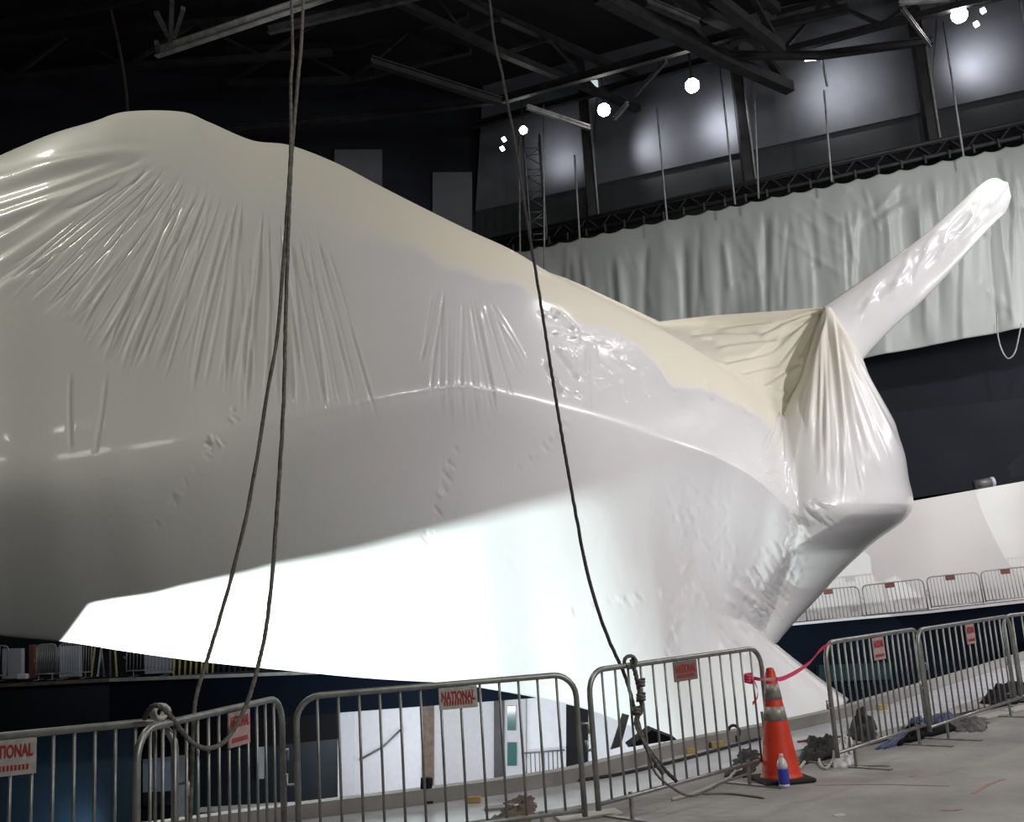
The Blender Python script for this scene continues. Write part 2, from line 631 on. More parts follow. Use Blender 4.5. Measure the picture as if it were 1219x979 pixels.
# scalloped top between ties
gy = gy + (1 - vs_[:, None]) ** 6 * 3.0 * np.abs(np.sin(us * PI * 34))[None]
segs = []
r2 = random.Random(3)
for k in range(150):
    x = 600 + r2.random() * 680
    y0 = 300 - 0.2135 * (x - 611) + r2.random() * 40
    ln = 60 + r2.random() * 170
    segs.append((x, y0, x + r2.uniform(-6, 22), y0 + ln, r2.uniform(2.5, 7), r2.choice([-1, 1]) * r2.uniform(1.5, 5)))
for (a, b, c, d) in [(955, 232, 1010, 262), (1000, 222, 1040, 255), (965, 236, 1000, 268), (900, 255, 1010, 330), (935, 240, 1005, 300), (1035, 258, 1075, 215),
                     (1020, 268, 1085, 220), (1165, 330, 1200, 372), (860, 262, 900, 330), (650, 320, 690, 380), (740, 290, 770, 360)]:
    for j in range(3):
        segs.append((a + j * 5, b + j * 4, c + j * 6, d + j * 7, 4.5, 2.5 * (1 if j % 2 == 0 else -1)))
Hc = creases(gx, gy, segs) / 30.0
Hc += 0.20 * np.sin(gx * 0.09 + 1.5 * np.sin(gx * 0.031)) * np.clip(0.3 + vs_[:, None], 0, 1)
wnx = np.array(wn)
dd = _F + _R * ((gx - 609.5) / FPX)[..., None] + _U * ((489.5 - gy) / FPX)[..., None]
tt = ((np.array(W0) - _E) @ wnx) / (dd @ wnx)
V = _E + dd * tt[..., None]
V = V + wnx * (Hc * 0.3)[..., None]
cur = grid_obj('plastic_sheet', V, CURT, None)
tag(cur, 'milky plastic sheet hung in folds from the pipe truss on the back wall', 'plastic sheet')
md = cur.modifiers.new('thickness', 'SOLIDIFY')
md.thickness = 0.01
# rope loop below the sheet at right
lp = [wallpt(x, y, 0.5) for x, y in [(1187, 372), (1188, 400), (1193, 418), (1200, 427), (1208, 420), (1213, 400), (1216, 385)]]
tag(link('rope_loop', smooth(MB().tube(spline(lp, 6), 0.03, 6)), LIGHTSTEEL), 'small rope loop dangling under the right end of the milky sheet', 'rope')

# ------------------------------------------------------------------ white ramp wall and right-hand far balcony
FB = []
for px, py in [(700, 762), (820, 753), (945, 744), (1020, 737), (1100, 730), (1219, 717), (1330, 703), (1480, 684)]:
    FB.append(at(px, py, 33.0 - (px - 945) * 0.003))
mb = MB()
vs = []
for p in FB:
    vs += [(p.x, p.y, p.z), (p.x * 1.0, p.y, p.z - 4.2), (p.x * 1.18, p.y + 4.5, p.z - 4.2), (p.x * 1.18, p.y + 4.5, p.z)]
fs = []
for i in range(len(FB) - 1):
    for k in range(4):
        fs.append((i * 4 + k, i * 4 + (k + 1) % 4, (i + 1) * 4 + (k + 1) % 4, (i + 1) * 4 + k))
e = (len(FB) - 1) * 4
fs += [(0, 3, 2, 1), (e, e + 1, e + 2, e + 3)]
struct(link('far_gallery', mb.add(vs, fs), NAVY))
# pale edge line of the gallery floor
mb = MB()
for a, b in zip(FB[:-1], FB[1:]):
    mb.bar(a + Vector((0, -.06, .02)), b + Vector((0, -.06, .02)), 0.1, 0.08)
struct(link('gallery_edging', mb, WHITEP))
rw = []
for px, py in [(860, 633), (975, 615), (1090, 596), (1219, 573), (1330, 553), (1500, 523)]:
    rw.append(at(px, py, 35.6))
mb = MB()
vs = []
for p in rw:
    vs += [(p.x, p.y, p.z), (p.x, p.y, -1.0), (p.x, p.y + .3, -1.0), (p.x, p.y + .3, p.z)]
fs = []
for i in range(len(rw) - 1):
    for k in range(4):
        fs.append((i * 4 + k, i * 4 + (k + 1) % 4, (i + 1) * 4 + (k + 1) % 4, (i + 1) * 4 + k))
e = (len(rw) - 1) * 4
fs += [(0, 3, 2, 1), (e, e + 1, e + 2, e + 3)]
struct(link('ramp_wall', mb.add(vs, fs), RAMPM))
# drum lamp on the ramp wall top
p = at(1172, 577, 35.75)
dl = empty('drum_lamp', p)
tag(dl, 'small grey drum lamp lying on top of the white ramp wall', 'lamp')
link('drum', smooth(MB().tube([(-.36, 0, .0), (.22, -.02, .06)], 0.17, 16)), MIDSTEEL, dl)
link('lens', smooth(MB().tube([(.22, -.02, .06), (.33, -.024, .072)], 0.18, 16)), PALEPANEL, dl)
# dark windows / louvres in the gallery front
for (x0, x1, y0, y1) in [(1085, 1150, 765, 795), (975, 1062, 792, 812)]:
    f = [at(x, y, 32.6) for x, y in [(x0, y1), (x1, y1 - 3), (x1, y0 - 3), (x0, y0)]]
    bk = [q + Vector((0, .3, 0)) for q in f]
    struct(link('louvre', MB().add(f + bk, [(0, 1, 2, 3), (7, 6, 5, 4), (0, 4, 5, 1), (1, 5, 6, 2), (2, 6, 7, 3), (3, 7, 4, 0)]), GLASSD))

# ------------------------------------------------------------------ left-hand far balcony and shop front
YB = 31.0
def slabpx(name, c, Y, t, m, parent=None):
    f = [at(x, y, Y) for x, y in c]
    bk = [q + Vector((0, t, 0)) for q in f]
    return link(name, MB().add(f + bk, [(0, 1, 2, 3), (7, 6, 5, 4), (0, 4, 5, 1), (1, 5, 6, 2), (2, 6, 7, 3), (3, 7, 4, 0)]), m, parent)


struct(slabpx('balcony_front', [(-260, 905), (130, 868), (130, 811), (-260, 830)], YB, 5, mat('blue_black_fascia', (0.006, 0.009, 0.016), 0.6)))
struct(slabpx('balcony_front', [(130, 868), (402, 849), (402, 801), (130, 811)], YB, 5, NAVY))
struct(slabpx('balcony_front', [(402, 849), (760, 822), (760, 775), (402, 801)], YB, 5, NAVY))
struct(slabpx('balcony_edging', [(-260, 832), (130, 812), (130, 808), (-260, 828)], YB - .08, .1, WOODB))
struct(slabpx('balcony_edging', [(130, 812), (402, 802), (402, 798), (130, 808)], YB - .08, .1, LIGHTSTEEL))
# shop front below
YS = 31.6
struct(slabpx('wall_blue', [(-260, 1090), (163, 1060), (163, 866), (-260, 885)], YS, .2, BLUEW))
struct(slabpx('soffit', [(163, 905), (402, 880), (402, 840), (163, 858)], YS - .1, .2, BLACK))
struct(slabpx('wall_shop', [(163, 1060), (402, 1040), (402, 860), (163, 872)], YS + .5, .2, mat('shop_dark', (0.012, 0.02, 0.03), 0.4)))
dr = struct(slabpx('door_1', [(170, 945), (203, 943), (203, 864), (170, 866)], YS, .1, mat('pale_blue_door', (0.30, 0.38, 0.50), 0.5)))
slabpx('kick_panel', [(170, 960), (203, 958), (203, 942), (170, 944)], YS - .02, .1, DARKSTEEL, dr)
for i, (x0, x1, y0, y1, m_) in enumerate([(212, 219, 870, 990, PALEPANEL), (226, 238, 905, 985, GREENG), (305, 314, 884, 928, PALEPANEL), (236, 350, 962, 968, WHITEP), (320, 400, 959, 965, WHITEP)]):
    struct(slabpx('window_%d' % (i + 1), [(x0, y1), (x1, y1 - .06 * (x1 - x0)), (x1, y0 - .06 * (x1 - x0)), (x0, y0)], YS + .3, .08, m_))
for m_ in (NAVY, NAVYW, BLACK):
    m_.node_tree.nodes['Principled BSDF'].inputs['Specular IOR Level'].default_value = 0.12
SH = mat('shop_white', (0.55, 0.56, 0.60), 0.6, noise=0.06)
SHG = mat('shop_grey', (0.36, 0.36, 0.38), 0.6, noise=0.06)
for (x0, x1, yt0, yt1, m_, off) in [(402, 421, 848, 846.5, SH, 0), (421, 502, 846.5, 840.5, SH, .05), (502, 516, 840, 839, WOODB, -.05), (516, 588, 839, 833, SHG, .05),
                                  (588, 600, 832, 831, DARKSTEEL, -.1), (600, 626, 831, 829, SHG, 0), (626, 674, 829, 826, SH, .15),
                                  (674, 700, 826, 824, BLACK, .1), (700, 790, 824, 820, SH, .15)]:
    struct(slabpx('shop_panel', [(x0, 1010), (x1, 1008), (x1, yt1), (x0, yt0)], YS + off, .15, m_))
for (x0, x1, y0, y1) in [(604, 614, 841, 870), (604, 615, 884, 912)]:
    struct(slabpx('window_6', [(x0, y1), (x1, y1), (x1, y0), (x0, y0)], YS - .06, .05, GREENG))
# stair handrail shadowed on the shop wall
sr = smooth(MB().tube([at(x, y, YS - .25) for x, y in [(428, 905), (455, 890), (478, 868)]], 0.03, 6))
tag(link('handrail', sr, MIDSTEEL), 'thin sloping handrail in front of the white shop wall', 'handrail')
# low balustrade by pinkish wall
bl = empty('balustrade')
tag(bl, 'low thin metal balustrade before the pale wall under the hull', 'railing')
link('rail', smooth(MB().tube([at(624, 897, YS - .4), at(672, 893, YS - .4)], 0.025, 6)), MIDSTEEL, bl)
for k in range(9):
    x = 626 + k * 5.3
    link('baluster', smooth(MB().tube([at(x, 896.5 - k * .4, YS - .4), at(x + 1, 925, YS - .4)], 0.015, 6)), MIDSTEEL, bl)
tag(slabpx('leaning_board', [(727, 893), (739, 889), (749, 852), (741, 850)], 12.5, .06, MIDSTEEL), 'dark grey board leaning under the hull behind the middle barricade', 'board')
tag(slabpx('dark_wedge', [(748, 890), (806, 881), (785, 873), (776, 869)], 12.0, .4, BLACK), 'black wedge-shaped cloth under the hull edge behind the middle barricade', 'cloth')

# ================================================================== WRAPPED SPACECRAFT
craft = empty('wrapped_spacecraft', at(500, 800, 18))
craft_loc = craft.location.copy()
tag(craft, 'huge winged spacecraft sealed in white shrink film, raised above the floor', 'spacecraft')

#      T(px,py)    C(px,py)    M(px,py) or None  B(px,py)   Yc   Dup  Dlo  crease
ST = [
    ((-660, 455), (-660, 470), None, (-660, 490), 9.0, 0.3, 0.240, 0.92),
    ((-600, 380), (-600, 480), None, (-590, 580), 8.9, 1.5, 0.960, 0.92),
    ((-450, 320), (-450, 510), None, (-440, 668), 9.2, 2.4, 1.520, 0.92),
    ((-280, 268), (-280, 540), None, (-270, 715), 9.8, 2.9, 1.760, 0.92),
    ((-120, 225), (-120, 556), None, (-110, 742), 10.7, 3.1, 1.840, 0.92),
    ((-40, 203), (-40, 562), None, (-30, 752), 11.2, 3.1, 1.840, 0.92),
    ((0, 185), (0, 562), None, (10, 758), 11.5, 3.1, 1.840, 0.92),
    ((60, 160), (65, 560), None, (80, 765), 11.8, 3.1, 1.840, 0.92),
    ((110, 145), (118, 553), None, (140, 774), 12.1, 3.1, 1.920, 0.92),
    ((150, 133), (165, 546), None, (200, 782), 12.4, 3.1, 1.920, 0.92),
    ((215, 133), (230, 532), None, (265, 791), 12.8, 3.1, 2.000, 0.92),
    ((250, 146), (270, 522), None, (315, 797), 13.1, 3.1, 2.045, 0.92),
    ((300, 167), (320, 510), None, (370, 802), 13.5, 3.1, 2.091, 0.92),
    ((345, 173), (370, 498), None, (420, 806), 13.9, 3.1, 2.136, 0.92),
    ((400, 194), (428, 484), None, (478, 810), 14.4, 3.1, 2.182, 0.92),
    ((450, 220), (485, 472), None, (535, 814), 14.9, 3.1, 2.227, 0.92),
    ((505, 248), (550, 463), None, (590, 822), 15.5, 3.0, 2.273, 0.92),
    ((560, 275), (612, 475), None, (645, 832), 16.2, 2.9, 2.4, 0.92),
    ((610, 298), (665, 488), None, (700, 846), 16.9, 2.8, 2.3, 0.92),
    ((655, 325), (715, 500), (734, 683), (755, 868), 17.7, 2.7, 2.05, 0.9),
    ((700, 347), (765, 515), (774, 698), (810, 892), 18.6, 2.6, 1.75, 0.85),
    ((745, 370), (808, 529), (803, 708), (850, 905), 19.5, 2.5, 1.45, 0.72),
    ((785, 391), (842, 540), (828, 717), (888, 912), 20.3, 2.4, 1.2, 0.5),
    ((820, 411), (868, 552), (850, 726), (925, 905), 21.0, 2.3, 1.0, 0.28),
    ((855, 434), (892, 565), (868, 734), (958, 885), 21.6, 2.2, 0.85, 0.12),
    ((895, 462), (918, 585), (884, 741), (982, 864), 22.3, 2.0, 0.75, 0),
    ((930, 492), (936, 605), (897, 747), (1000, 845), 22.85, 1.8, 0.7, 0),
    ((950, 525), (945, 630), (906, 753), (1009, 836), 23.5, 1.5, 0.65, 0),
    ((955, 560), (950, 650), (913, 758), (1011, 833), 24.6, 1.1, 0.6, 0),
]
keys = []
for T, C, Mm, B, Yc, Du, Dl, cr in ST:
    if Mm is None:
        Mm = (C[0] + (B[0] - C[0]) * .5, C[1] + (B[1] - C[1]) * .5)
    keys.append([*T, *C, *Mm, *B, Yc, Du, Dl, cr])
keys = np.array(keys)
n_k = len(keys)
mx = keys[:, 2]
ts = []
for i in range(n_k - 1):
    dpx = max(abs(mx[i + 1] - mx[i]), math.hypot(keys[i + 1, 6] - keys[i, 6], keys[i + 1, 7] - keys[i, 7]) * .8)
    cnt = max(3, int(dpx / ((1.45 if mx[i] < 660 else 2.0) if mx[i] > -130 else 14)))
    ts += list(i + np.arange(cnt) / cnt)
ts.append(n_k - 1)
ts = np.array(ts)
S = catmull(keys, ts)
NS = len(S)
NUP, NLO, NBK = 270, 115, 40
col = lambda k: S[:, k][:, None]
# upper: f 1 -> 0 (crest to chine)
f = np.sin(np.linspace(PI / 2, 0, NUP))[None] ** 1.0
f = 0.55 * f + 0.45 * np.linspace(1, 0, NUP)[None]
pxU = col(2) + (col(0) - col(2)) * f
pyU = col(3) + (col(1) - col(3)) * f
offU = col(9) * (0.42 * f + 0.58 * (1 - np.sqrt(np.clip(1 - f ** 2.2, 0, 1))))
# soft rounding at the chine
g = np.linspace(0, 1, NLO + 1)[1:][None]
# lower: quadratic through C, M, B
def quad(a, m_, b, g):
    c = 2 * m_ - 0.5 * (a + b)
    return a * (1 - g) ** 2 + 2 * c * g * (1 - g) + b * g ** 2
wl = np.interp(ts, [22, 26], [0, .9])[:, None]
def path(a, m_, b, g):
    pw = np.where(g < .5, a + (m_ - a) * 2 * g, m_ + (b - m_) * (2 * g - 1))
    return quad(a, m_, b, g) * (1 - wl) + pw * wl
pxL = path(col(2), col(4), col(6), g)
pyL = path(col(3), col(5), col(7), g)
lin = g * 0.85 + 0.15 * g ** 3
ell = 1 - np.sqrt(np.clip(1 - g ** 2.3, 0, 1))
offL = col(10) * (lin * col(11) + ell * (1 - col(11)))
h = np.linspace(0, 1, NBK + 2)[1:-1][None]
prf = lambda f_: 0.42 * f_ + 0.58 * (1 - np.sqrt(np.clip(1 - f_ ** 2.2, 0, 1)))
h1 = np.clip(1 - 2 * h, 0, 1)
h2 = np.clip(2 * h - 1, 0, 1)
pxB = np.where(h < .5, path(col(2), col(4), col(6), h1), col(2) + (col(0) - col(2)) * h2)
pyB = np.where(h < .5, path(col(3), col(5), col(7), h1), col(3) + (col(1) - col(3)) * h2)
offB = col(10) * (1 - h) + col(9) * h + (np.minimum(col(10), col(9)) * 2.4) * np.sin(h * PI) ** 0.8
FR = np.concatenate([offU, offL], 1)
def blur(a, k):
    ker = np.hanning(2 * k + 3)[1:-1]
    ker /= ker.sum()
    p = np.pad(a, ((0, 0), (k, k)), 'edge')
    return sum(p[:, i:i + a.shape[1]] * ker[i] for i in range(2 * k + 1))
qe = np.clip((n_k - 1 - ts) / 1.6, 0, 1)[:, None]
offF = np.where(h < .5, col(10) * h1, col(9) * prf(h2))
offB = offF + .02 + (offB - offF - .02) * qe
rk = np.zeros(FR.shape[1])
rk[NUP - 110:NUP + 70] = np.hanning(180)
rk = np.clip(rk * 2.2, 0, 1)[None]
lw = np.interp(S[:, 2], [100, 450], [1, 0])[:, None]
FR = FR * (1 - rk) + (blur(FR, 50) * lw + blur(FR, 21) * (1 - lw)) * rk
offU, offL = FR[:, :NUP], FR[:, NUP:]
PX = np.concatenate([pxU, pxL, pxB], 1)
PY = np.concatenate([pyU, pyL, pyB], 1)
OFF = np.concatenate([offU, offL, offB], 1)
YY = col(8) + OFF
V = unproj(PX, PY, YY)

# aft pod with pleated loose film
ROWS = [  # y, left, right, Yedge, Dfront
    (366, 981, 989, 25.3, 0.15), (385, 974, 1001, 25.3, 0.5), (405, 967, 1014, 25.3, .8), (425, 961, 1026, 25.3, 1.1), (450, 953, 1036, 25.3, 1.4),
    (480, 936, 1051, 25.3, 1.7), (510, 918, 1066, 25.3, 2.0), (540, 904, 1077, 25.3, 2.25), (570, 896, 1082, 25.3, 2.4), (592, 892, 1087, 25.3, 2.5),
    (606, 889, 1086, 25.3, 2.45), (622, 886, 1074, 25.3, 2.25), (645, 884, 1042, 25.2, 2.0), (680, 885, 1003, 25.1, 1.75), (712, 888, 974, 25.0, 1.55), (738, 893, 949, 24.9, 1.4),
    (754, 897, 935, 24.8, 1.2), (766, 904, 925, 24.6, .8)]
RK = np.array(ROWS, float)
NR = 260
S2 = catmull(RK, np.linspace(0, len(RK) - 1, NR))
NF, NB2 = 150, 24
th = np.concatenate([np.linspace(0, PI, NF), np.linspace(PI, 2 * PI, NB2 + 2)[1:-1]])[None]
cx = (S2[:, 1] + S2[:, 2])[:, None] / 2
rx = (S2[:, 2] - S2[:, 1])[:, None] / 2
PX2 = cx - rx * np.cos(th)
PY2 = S2[:, 0][:, None] + 0 * th
# bow the rows so that the bulge ridge drops to the left
bow = np.interp(S2[:, 0], [366, 480, 592, 645, 700, 766], [0, 6, 8, 4, 2, 0])[:, None]
PY2 = PY2 + bow * np.sin(th) * (th < PI)
sn = np.sin(th)
Y2_ = None
Y2 = S2[:, 3][:, None] - np.where(sn > 0, sn ** 0.75 * S2[:, 4][:, None], sn * 2.2)

# blend the pod and the hull where the film stretches over both
def raster(px, py, Y, nf):
    G_ = np.full((260, 200), np.nan)
    xi = ((px[:, :nf] - 840) / 2.0).round().astype(int)
    yi = ((py[:, :nf] - 350) / 2.5).round().astype(int)
    ok = (xi >= 0) & (xi < 200) & (yi >= 0) & (yi < 260)
    G_[yi[ok], xi[ok]] = Y[:, :nf][ok]
    for _ in range(6):
        nb = np.stack([np.roll(G_, 1, 0), np.roll(G_, -1, 0), np.roll(G_, 1, 1), np.roll(G_, -1, 1)])
        c = (~np.isnan(nb)).sum(0)
        m_ = np.isnan(G_) & (c >= 2)
        G_[m_] = (np.nansum(nb, 0)[m_] / c[m_])
    return G_
def look(G_, px, py):
    x = np.clip((px - 840) / 2.0, 0, 198.0)
    y = np.clip((py - 350) / 2.5, 0, 258.0)
    xi, yi = x.astype(int), y.astype(int)
    fx, fy = x - xi, y - yi
    v = (G_[yi, xi] * (1 - fx) * (1 - fy) + G_[yi, xi + 1] * fx * (1 - fy) + G_[yi + 1, xi] * (1 - fx) * fy + G_[yi + 1, xi + 1] * fx * fy)
    bad = np.isnan(v) | (px < 840) | (px > 1236) | (py < 350) | (py > 995)
    return np.where(bad, 99.0, v)
rimx = np.interp(PY2, [612, 640, 660, 680, 712, 740, 770], [1012, 965, 935, 918, 905, 900, 903])
Y2 = Y2 + np.clip(PX2 - rimx, 0, None) * .019 * np.clip((PY2 - 600) / 55, 0, 1)
GH = raster(PX, PY, YY, NUP + NLO)
GP = raster(PX2, PY2, Y2, NF)
def smin(a, b, k):
    h_ = np.clip(.5 + .5 * (b - a) / k, 0, 1)
    return b * (1 - h_) + a * h_ - k * h_ * (1 - h_)
pH = look(GP, PX, PY)
pP = look(GH, PX2, PY2)
kk = lambda y: np.interp(y, [470, 540, 600, 700, 760], [.05, .7, 1.4, 1.1, .3])
fm = np.zeros(PX.shape[1], bool)
fm[:NUP + NLO] = True
YY = np.where(fm[None], smin(YY, pH, kk(PY)) + .03 * (pH < YY), YY)
fp = (th <= PI) & (PX2 > 0)
Y2 = np.where(fp, smin(Y2, pP, kk(PY2)) + .03 * (pP < Y2), Y2)
V2 = unproj(PX2, PY2, Y2)
V = unproj(PX, PY, YY)

segs = []
R3 = random.Random(11)
def jit(a):
    return R3.uniform(-a, a)
for k in range(13):      # broad folds, upper left
    t = k / 12
    segs.append((190 + jit(12), 172 + 30 * t + jit(4), -40, 196 + 170 * t + jit(8), 7 + jit(2), (1 if k % 2 else -1) * (2.3 + jit(.8))))
for k in range(58):      # fan from the high shoulder
    t = k / 57
    sx, sy = 192 + 52 * t + jit(8), 186 + 24 * t + jit(9)
    segs.append((sx, sy, -10 + 165 * t + jit(9), 330 + 115 * t + jit(22), 1.7 + jit(.4), R3.choice([1, 1, -1]) * (1.2 + jit(.7))))
for k in range(30):
    t = k / 29
    segs.append((250 + 55 * t + jit(6), 215 + 28 * t + jit(12), 150 + 150 * t + jit(8), 430 + 50 * t + jit(22), 1.6 + jit(.3), R3.choice([1, 1, -1]) * (1.2 + jit(.7))))
for k in range(30):
    t = k / 29
    segs.append((308 + 70 * t + jit(4), 240 + 35 * t + jit(16), 285 + 175 * t + jit(5), 494 - 4 * t + jit(12), 1.5 + jit(.25), R3.choice([1, 1, 1, -1]) * (1.2 + jit(.5))))
for k in range(26):
    t = k / 25
    segs.append((522 + 62 * t + jit(3), 338 + 20 * t + jit(10), 496 + 135 * t + jit(4), 425 + 80 * math.sin(t * PI) ** .6 + jit(12), 1.5 + jit(.2), R3.choice([1, 1, -1]) * (1.0 + jit(.4))))
for (a, b, c, d) in [(655, 368, 684, 392), (652, 392, 686, 404), (655, 410, 690, 452), (645, 425, 668, 470), (700, 410, 704, 490), (782, 425, 806, 468), (765, 440, 772, 475),
                     (840, 450, 846, 478), (886, 480, 892, 494), (650, 448, 690, 470), (740, 450, 745, 480), (640, 372, 662, 380)]:
    segs.append((a, b, c, d, 2.6, 3.0 if a < 700 else 1.6))
    if a < 700:
        segs.append((a + 6, b + 3, c + 6, d + 3, 2.6, -3.0))
for k in range(34):
    ax, ay = R3.uniform(665, 790), R3.uniform(385, 450)
    segs.append((ax, ay, ax + 14 + jit(8), ay + 14 + jit(10), 2.4, R3.choice([1, -1]) * R3.uniform(.25, .6)))
for k in range(70):      # shrink puckers towards the aft seam
    t = R3.random()
    cx, cy = 965 - 90 * t + jit(22), 560 + 185 * t + jit(30)
    segs.append((cx, cy, cx + 13 + jit(4), cy + 19 + jit(6), 2.3, R3.choice([1, -1]) * R3.uniform(.6, 1.6)))
for k in range(60):
    cx, cy = R3.uniform(795, 905), R3.uniform(560, 760)
    cx2 = cx + jit(10)
    segs.append((cx, cy, cx + jit(12), cy + 12 + jit(6), 2.3, R3.choice([1, -1]) * R3.uniform(.2, .55)))
def seam(x0, y0, x1, y1, n, amp, spread=5):
    for k in range(n):
        t = R3.random()
        cx, cy = x0 + (x1 - x0) * t + jit(spread), y0 + (y1 - y0) * t
        segs.append((cx - 4 - jit(3), cy - 3, cx + 4 + jit(5), cy + 6 + jit(6), 2.1, amp * .6 * R3.choice([1, .6, .3, -1])))
seam(542, 532, 510, 640, 20, 1.6, 3)
seam(676, 500, 620, 560, 12, 1.6, 3)
seam(285, 485, 245, 540, 9, 3.0, 7)
seam(245, 540, 165, 650, 14, 0.8, 4)
seam(640, 735, 800, 700, 20, 0.9, 5)
seam(828, 560, 800, 780, 22, 0.8, 4)
segs.append((86, 440, 82, 540, 2.5, 1.5))
segs.append((126, 440, 112, 545, 2.5, 1.2))
Hh = creases(PX, PY, segs)
Hh[:, NUP + NLO:] = 0
# very shallow large undulation of the stretched film
Hh += 0.9 * np.sin(PX * 0.021 + PY * 0.013) * np.sin(PY * 0.017 - PX * 0.008)
Hh[:, NUP + NLO:] *= 0
Hh = Hh * YY / FPX * 1.15
edge = np.ones(PX.shape[1])
edge[:4] = [0, .3, .6, .9]
Hh *= edge[None]
# loose cream second layer over the spine
fr = np.concatenate([f[0], np.zeros(NLO + NBK)])[None] + 0 * PX
wob = 0.015 * np.sin(PX * 0.11) + 0.02 * np.sin(PX * 0.047 + 1)
lim = 1 - np.interp(PX, [-600, 100, 330, 420, 560, 650, 760, 800, 830, 870, 940, 960], [.25, .28, .45, .34, .30, .28, .30, .50, .42, .35, .25, .25])
cream = np.clip((fr - lim + wob) * np.interp(PX, [350, 620], [3, 14]), 0, 1)
cream = cream * np.interp(PX, [-600, 60, 330, 520], [.45, .5, .65, 1.0])
left_w = np.interp(PX, [-600, 250, 520], [.42, .34, 0])
cream = np.maximum(cream, left_w)
grid_obj('hull', V - np.array(craft_loc), FILM, craft, cream=cream, closed=True, disp=Hh, open_end=True)

segs = []
for k in range(30):
    t = k / 29
    ex = 948 + 125 * t
    segs.append((983 + 8 * t, 366, ex + jit(4), 500 + 95 * math.sin(t * PI * .9) + jit(25), 2.6 + jit(.5), R3.choice([1, 1, -1]) * (2.2 + jit(1.0))))
segs += [(990, 372, 1017, 592, 4.5, 4.0), (988, 372, 1020, 500, 4, -3), (986, 372, 972, 540, 4, 3.5), (985, 372, 958, 520, 3.5, -3.5)]
for k in range(60):
    t = R3.random()
    ax, ay = 955 - 50 * t + jit(16), 600 + 130 * t + jit(14)
    segs.append((ax, ay, ax + 12, ay + 16, 2.5, R3.choice([1, -1]) * R3.uniform(.6, 1.5)))
for k in range(14):
    ax, ay = R3.uniform(960, 985), R3.uniform(592, 618)
    segs.append((ax, ay, ax + 16, ay + 12, 2.4, R3.choice([1, -1]) * .9))
H2 = creases(PX2, PY2, segs) * (th <= PI) * Y2 / FPX * .8
cream2 = np.clip((600 - PY2) / 200, 0, 1) * np.clip((1055 - PX2 - (PY2 - 420) * .1) / 60, 0, 1) * .75 * (th <= PI)
grid_obj('engine_pod', V2 - np.array(craft_loc), FILM, craft, cream=cream2, closed=True, disp=H2)

# slack film between the spine and the pod
crest = [(i, ) for i in ()]
cu = [(640, 318, 19.6), (700, 349, 20.9), (745, 372, 21.7), (785, 393, 22.4), (820, 413, 22.9), (855, 436, 23.3), (895, 464, 23.7), (930, 496, 24.0), (950, 530, 24.2)]
fu = [(650, 324, 22.0), (672, 331, 22.6), (700, 343, 23.3), (785, 383, 25.2), (845, 376, 25.9), (985, 366, 25.5), (972, 430, 25.0), (955, 500, 24.6), (950, 540, 24.4)]
na, nb = 220, 120
tA = np.linspace(0, len(cu) - 1, na)
CA = catmull(cu, tA)
FA = catmull(fu, tA)
FA[:, :2] = np.stack([np.interp(tA, range(len(fu)), [p[0] for p in fu]), np.interp(tA, range(len(fu)), [p[1] for p in fu])], 1)
ww = np.linspace(0, 1, nb)[None]
PX3 = CA[:, 0:1] * (1 - ww) + FA[:, 0:1] * ww
CA[:, 1] += np.interp(tA, [0, 4, 8], [6, 9, 16])
CA[:, 0] -= np.interp(tA, [0, 4, 8], [0, 2, 6])
PY3 = CA[:, 1:2] * (1 - ww) + FA[:, 1:2] * ww
Y3 = CA[:, 2:3] * (1 - ww) + FA[:, 2:3] * ww + 1.1 * np.sin(ww * PI) * np.sin(np.linspace(0, PI, na))[:, None]
V3 = unproj(PX3, PY3, Y3)
segs = []
for (mxx, myy, exx, eyy) in [(920, 385, 850, 388), (900, 398, 820, 398), (925, 405, 850, 412), (915, 420, 860, 430), (925, 435, 880, 445), (950, 430, 905, 462), (958, 450, 930, 480)]:
    for j in range(2):
        s_ = 1 if j == 0 else -1
        segs.append((984, 368 + j * 4, mxx, myy + j * 6, 3.0, 3.5 * s_))
        segs.append((mxx + 8, myy + j * 6 - 2, exx, eyy + j * 6, 3.2, 3.0 * s_))
for k in range(12):
    segs.append((690 + k * 16, 345 + k * 9, 760 + k * 16 + jit(6), 388 + k * 8, 3.0, R3.choice([1, -1]) * 2.4))
H3 = creases(PX3, PY3, segs) * Y3 / FPX * .9
dr = grid_obj('slack_film', V3 - np.array(craft_loc), FILM, craft, cream=np.full(PX3.shape, .95), disp=H3)
md = dr.modifiers.new('thickness', 'SOLIDIFY')
md.thickness = 0.02
md.offset = 0

# tail fin: leading edge upper left, trailing edge lower right
LE = [(975, 368, 25.8), (1030, 331, 26.1), (1062, 308, 26.3), (1096, 283, 26.6), (1132, 252, 26.9), (1167, 220, 27.1), (1185, 212, 27.3), (1199, 219, 27.35)]
TE = [(1010, 455, 25.6), (1030, 425, 25.9), (1060, 393, 26.15), (1090, 366, 26.4), (1119, 337, 26.7), (1179, 271, 27.1), (1197, 253, 27.3), (1204, 234, 27.4)]
NT = 140
tF = np.linspace(0, len(LE) - 1, NT)
A = catmull(LE, tF)
Bq = catmull(TE, tF)
nq = 60
ph = np.linspace(0, 2 * PI, nq, endpoint=False)[None]
wgt = (1 - np.cos(ph)) / 2
thk = np.interp(tF, [0, len(LE) - 2.2, len(LE) - 1], [.42, .26, .04])[:, None]
PX4 = A[:, 0:1] * (1 - wgt) + Bq[:, 0:1] * wgt
PY4 = A[:, 1:2] * (1 - wgt) + Bq[:, 1:2] * wgt
Y4 = A[:, 2:3] * (1 - wgt) + Bq[:, 2:3] * wgt - np.sin(ph) * thk
V4 = unproj(PX4, PY4, Y4)
segs = []
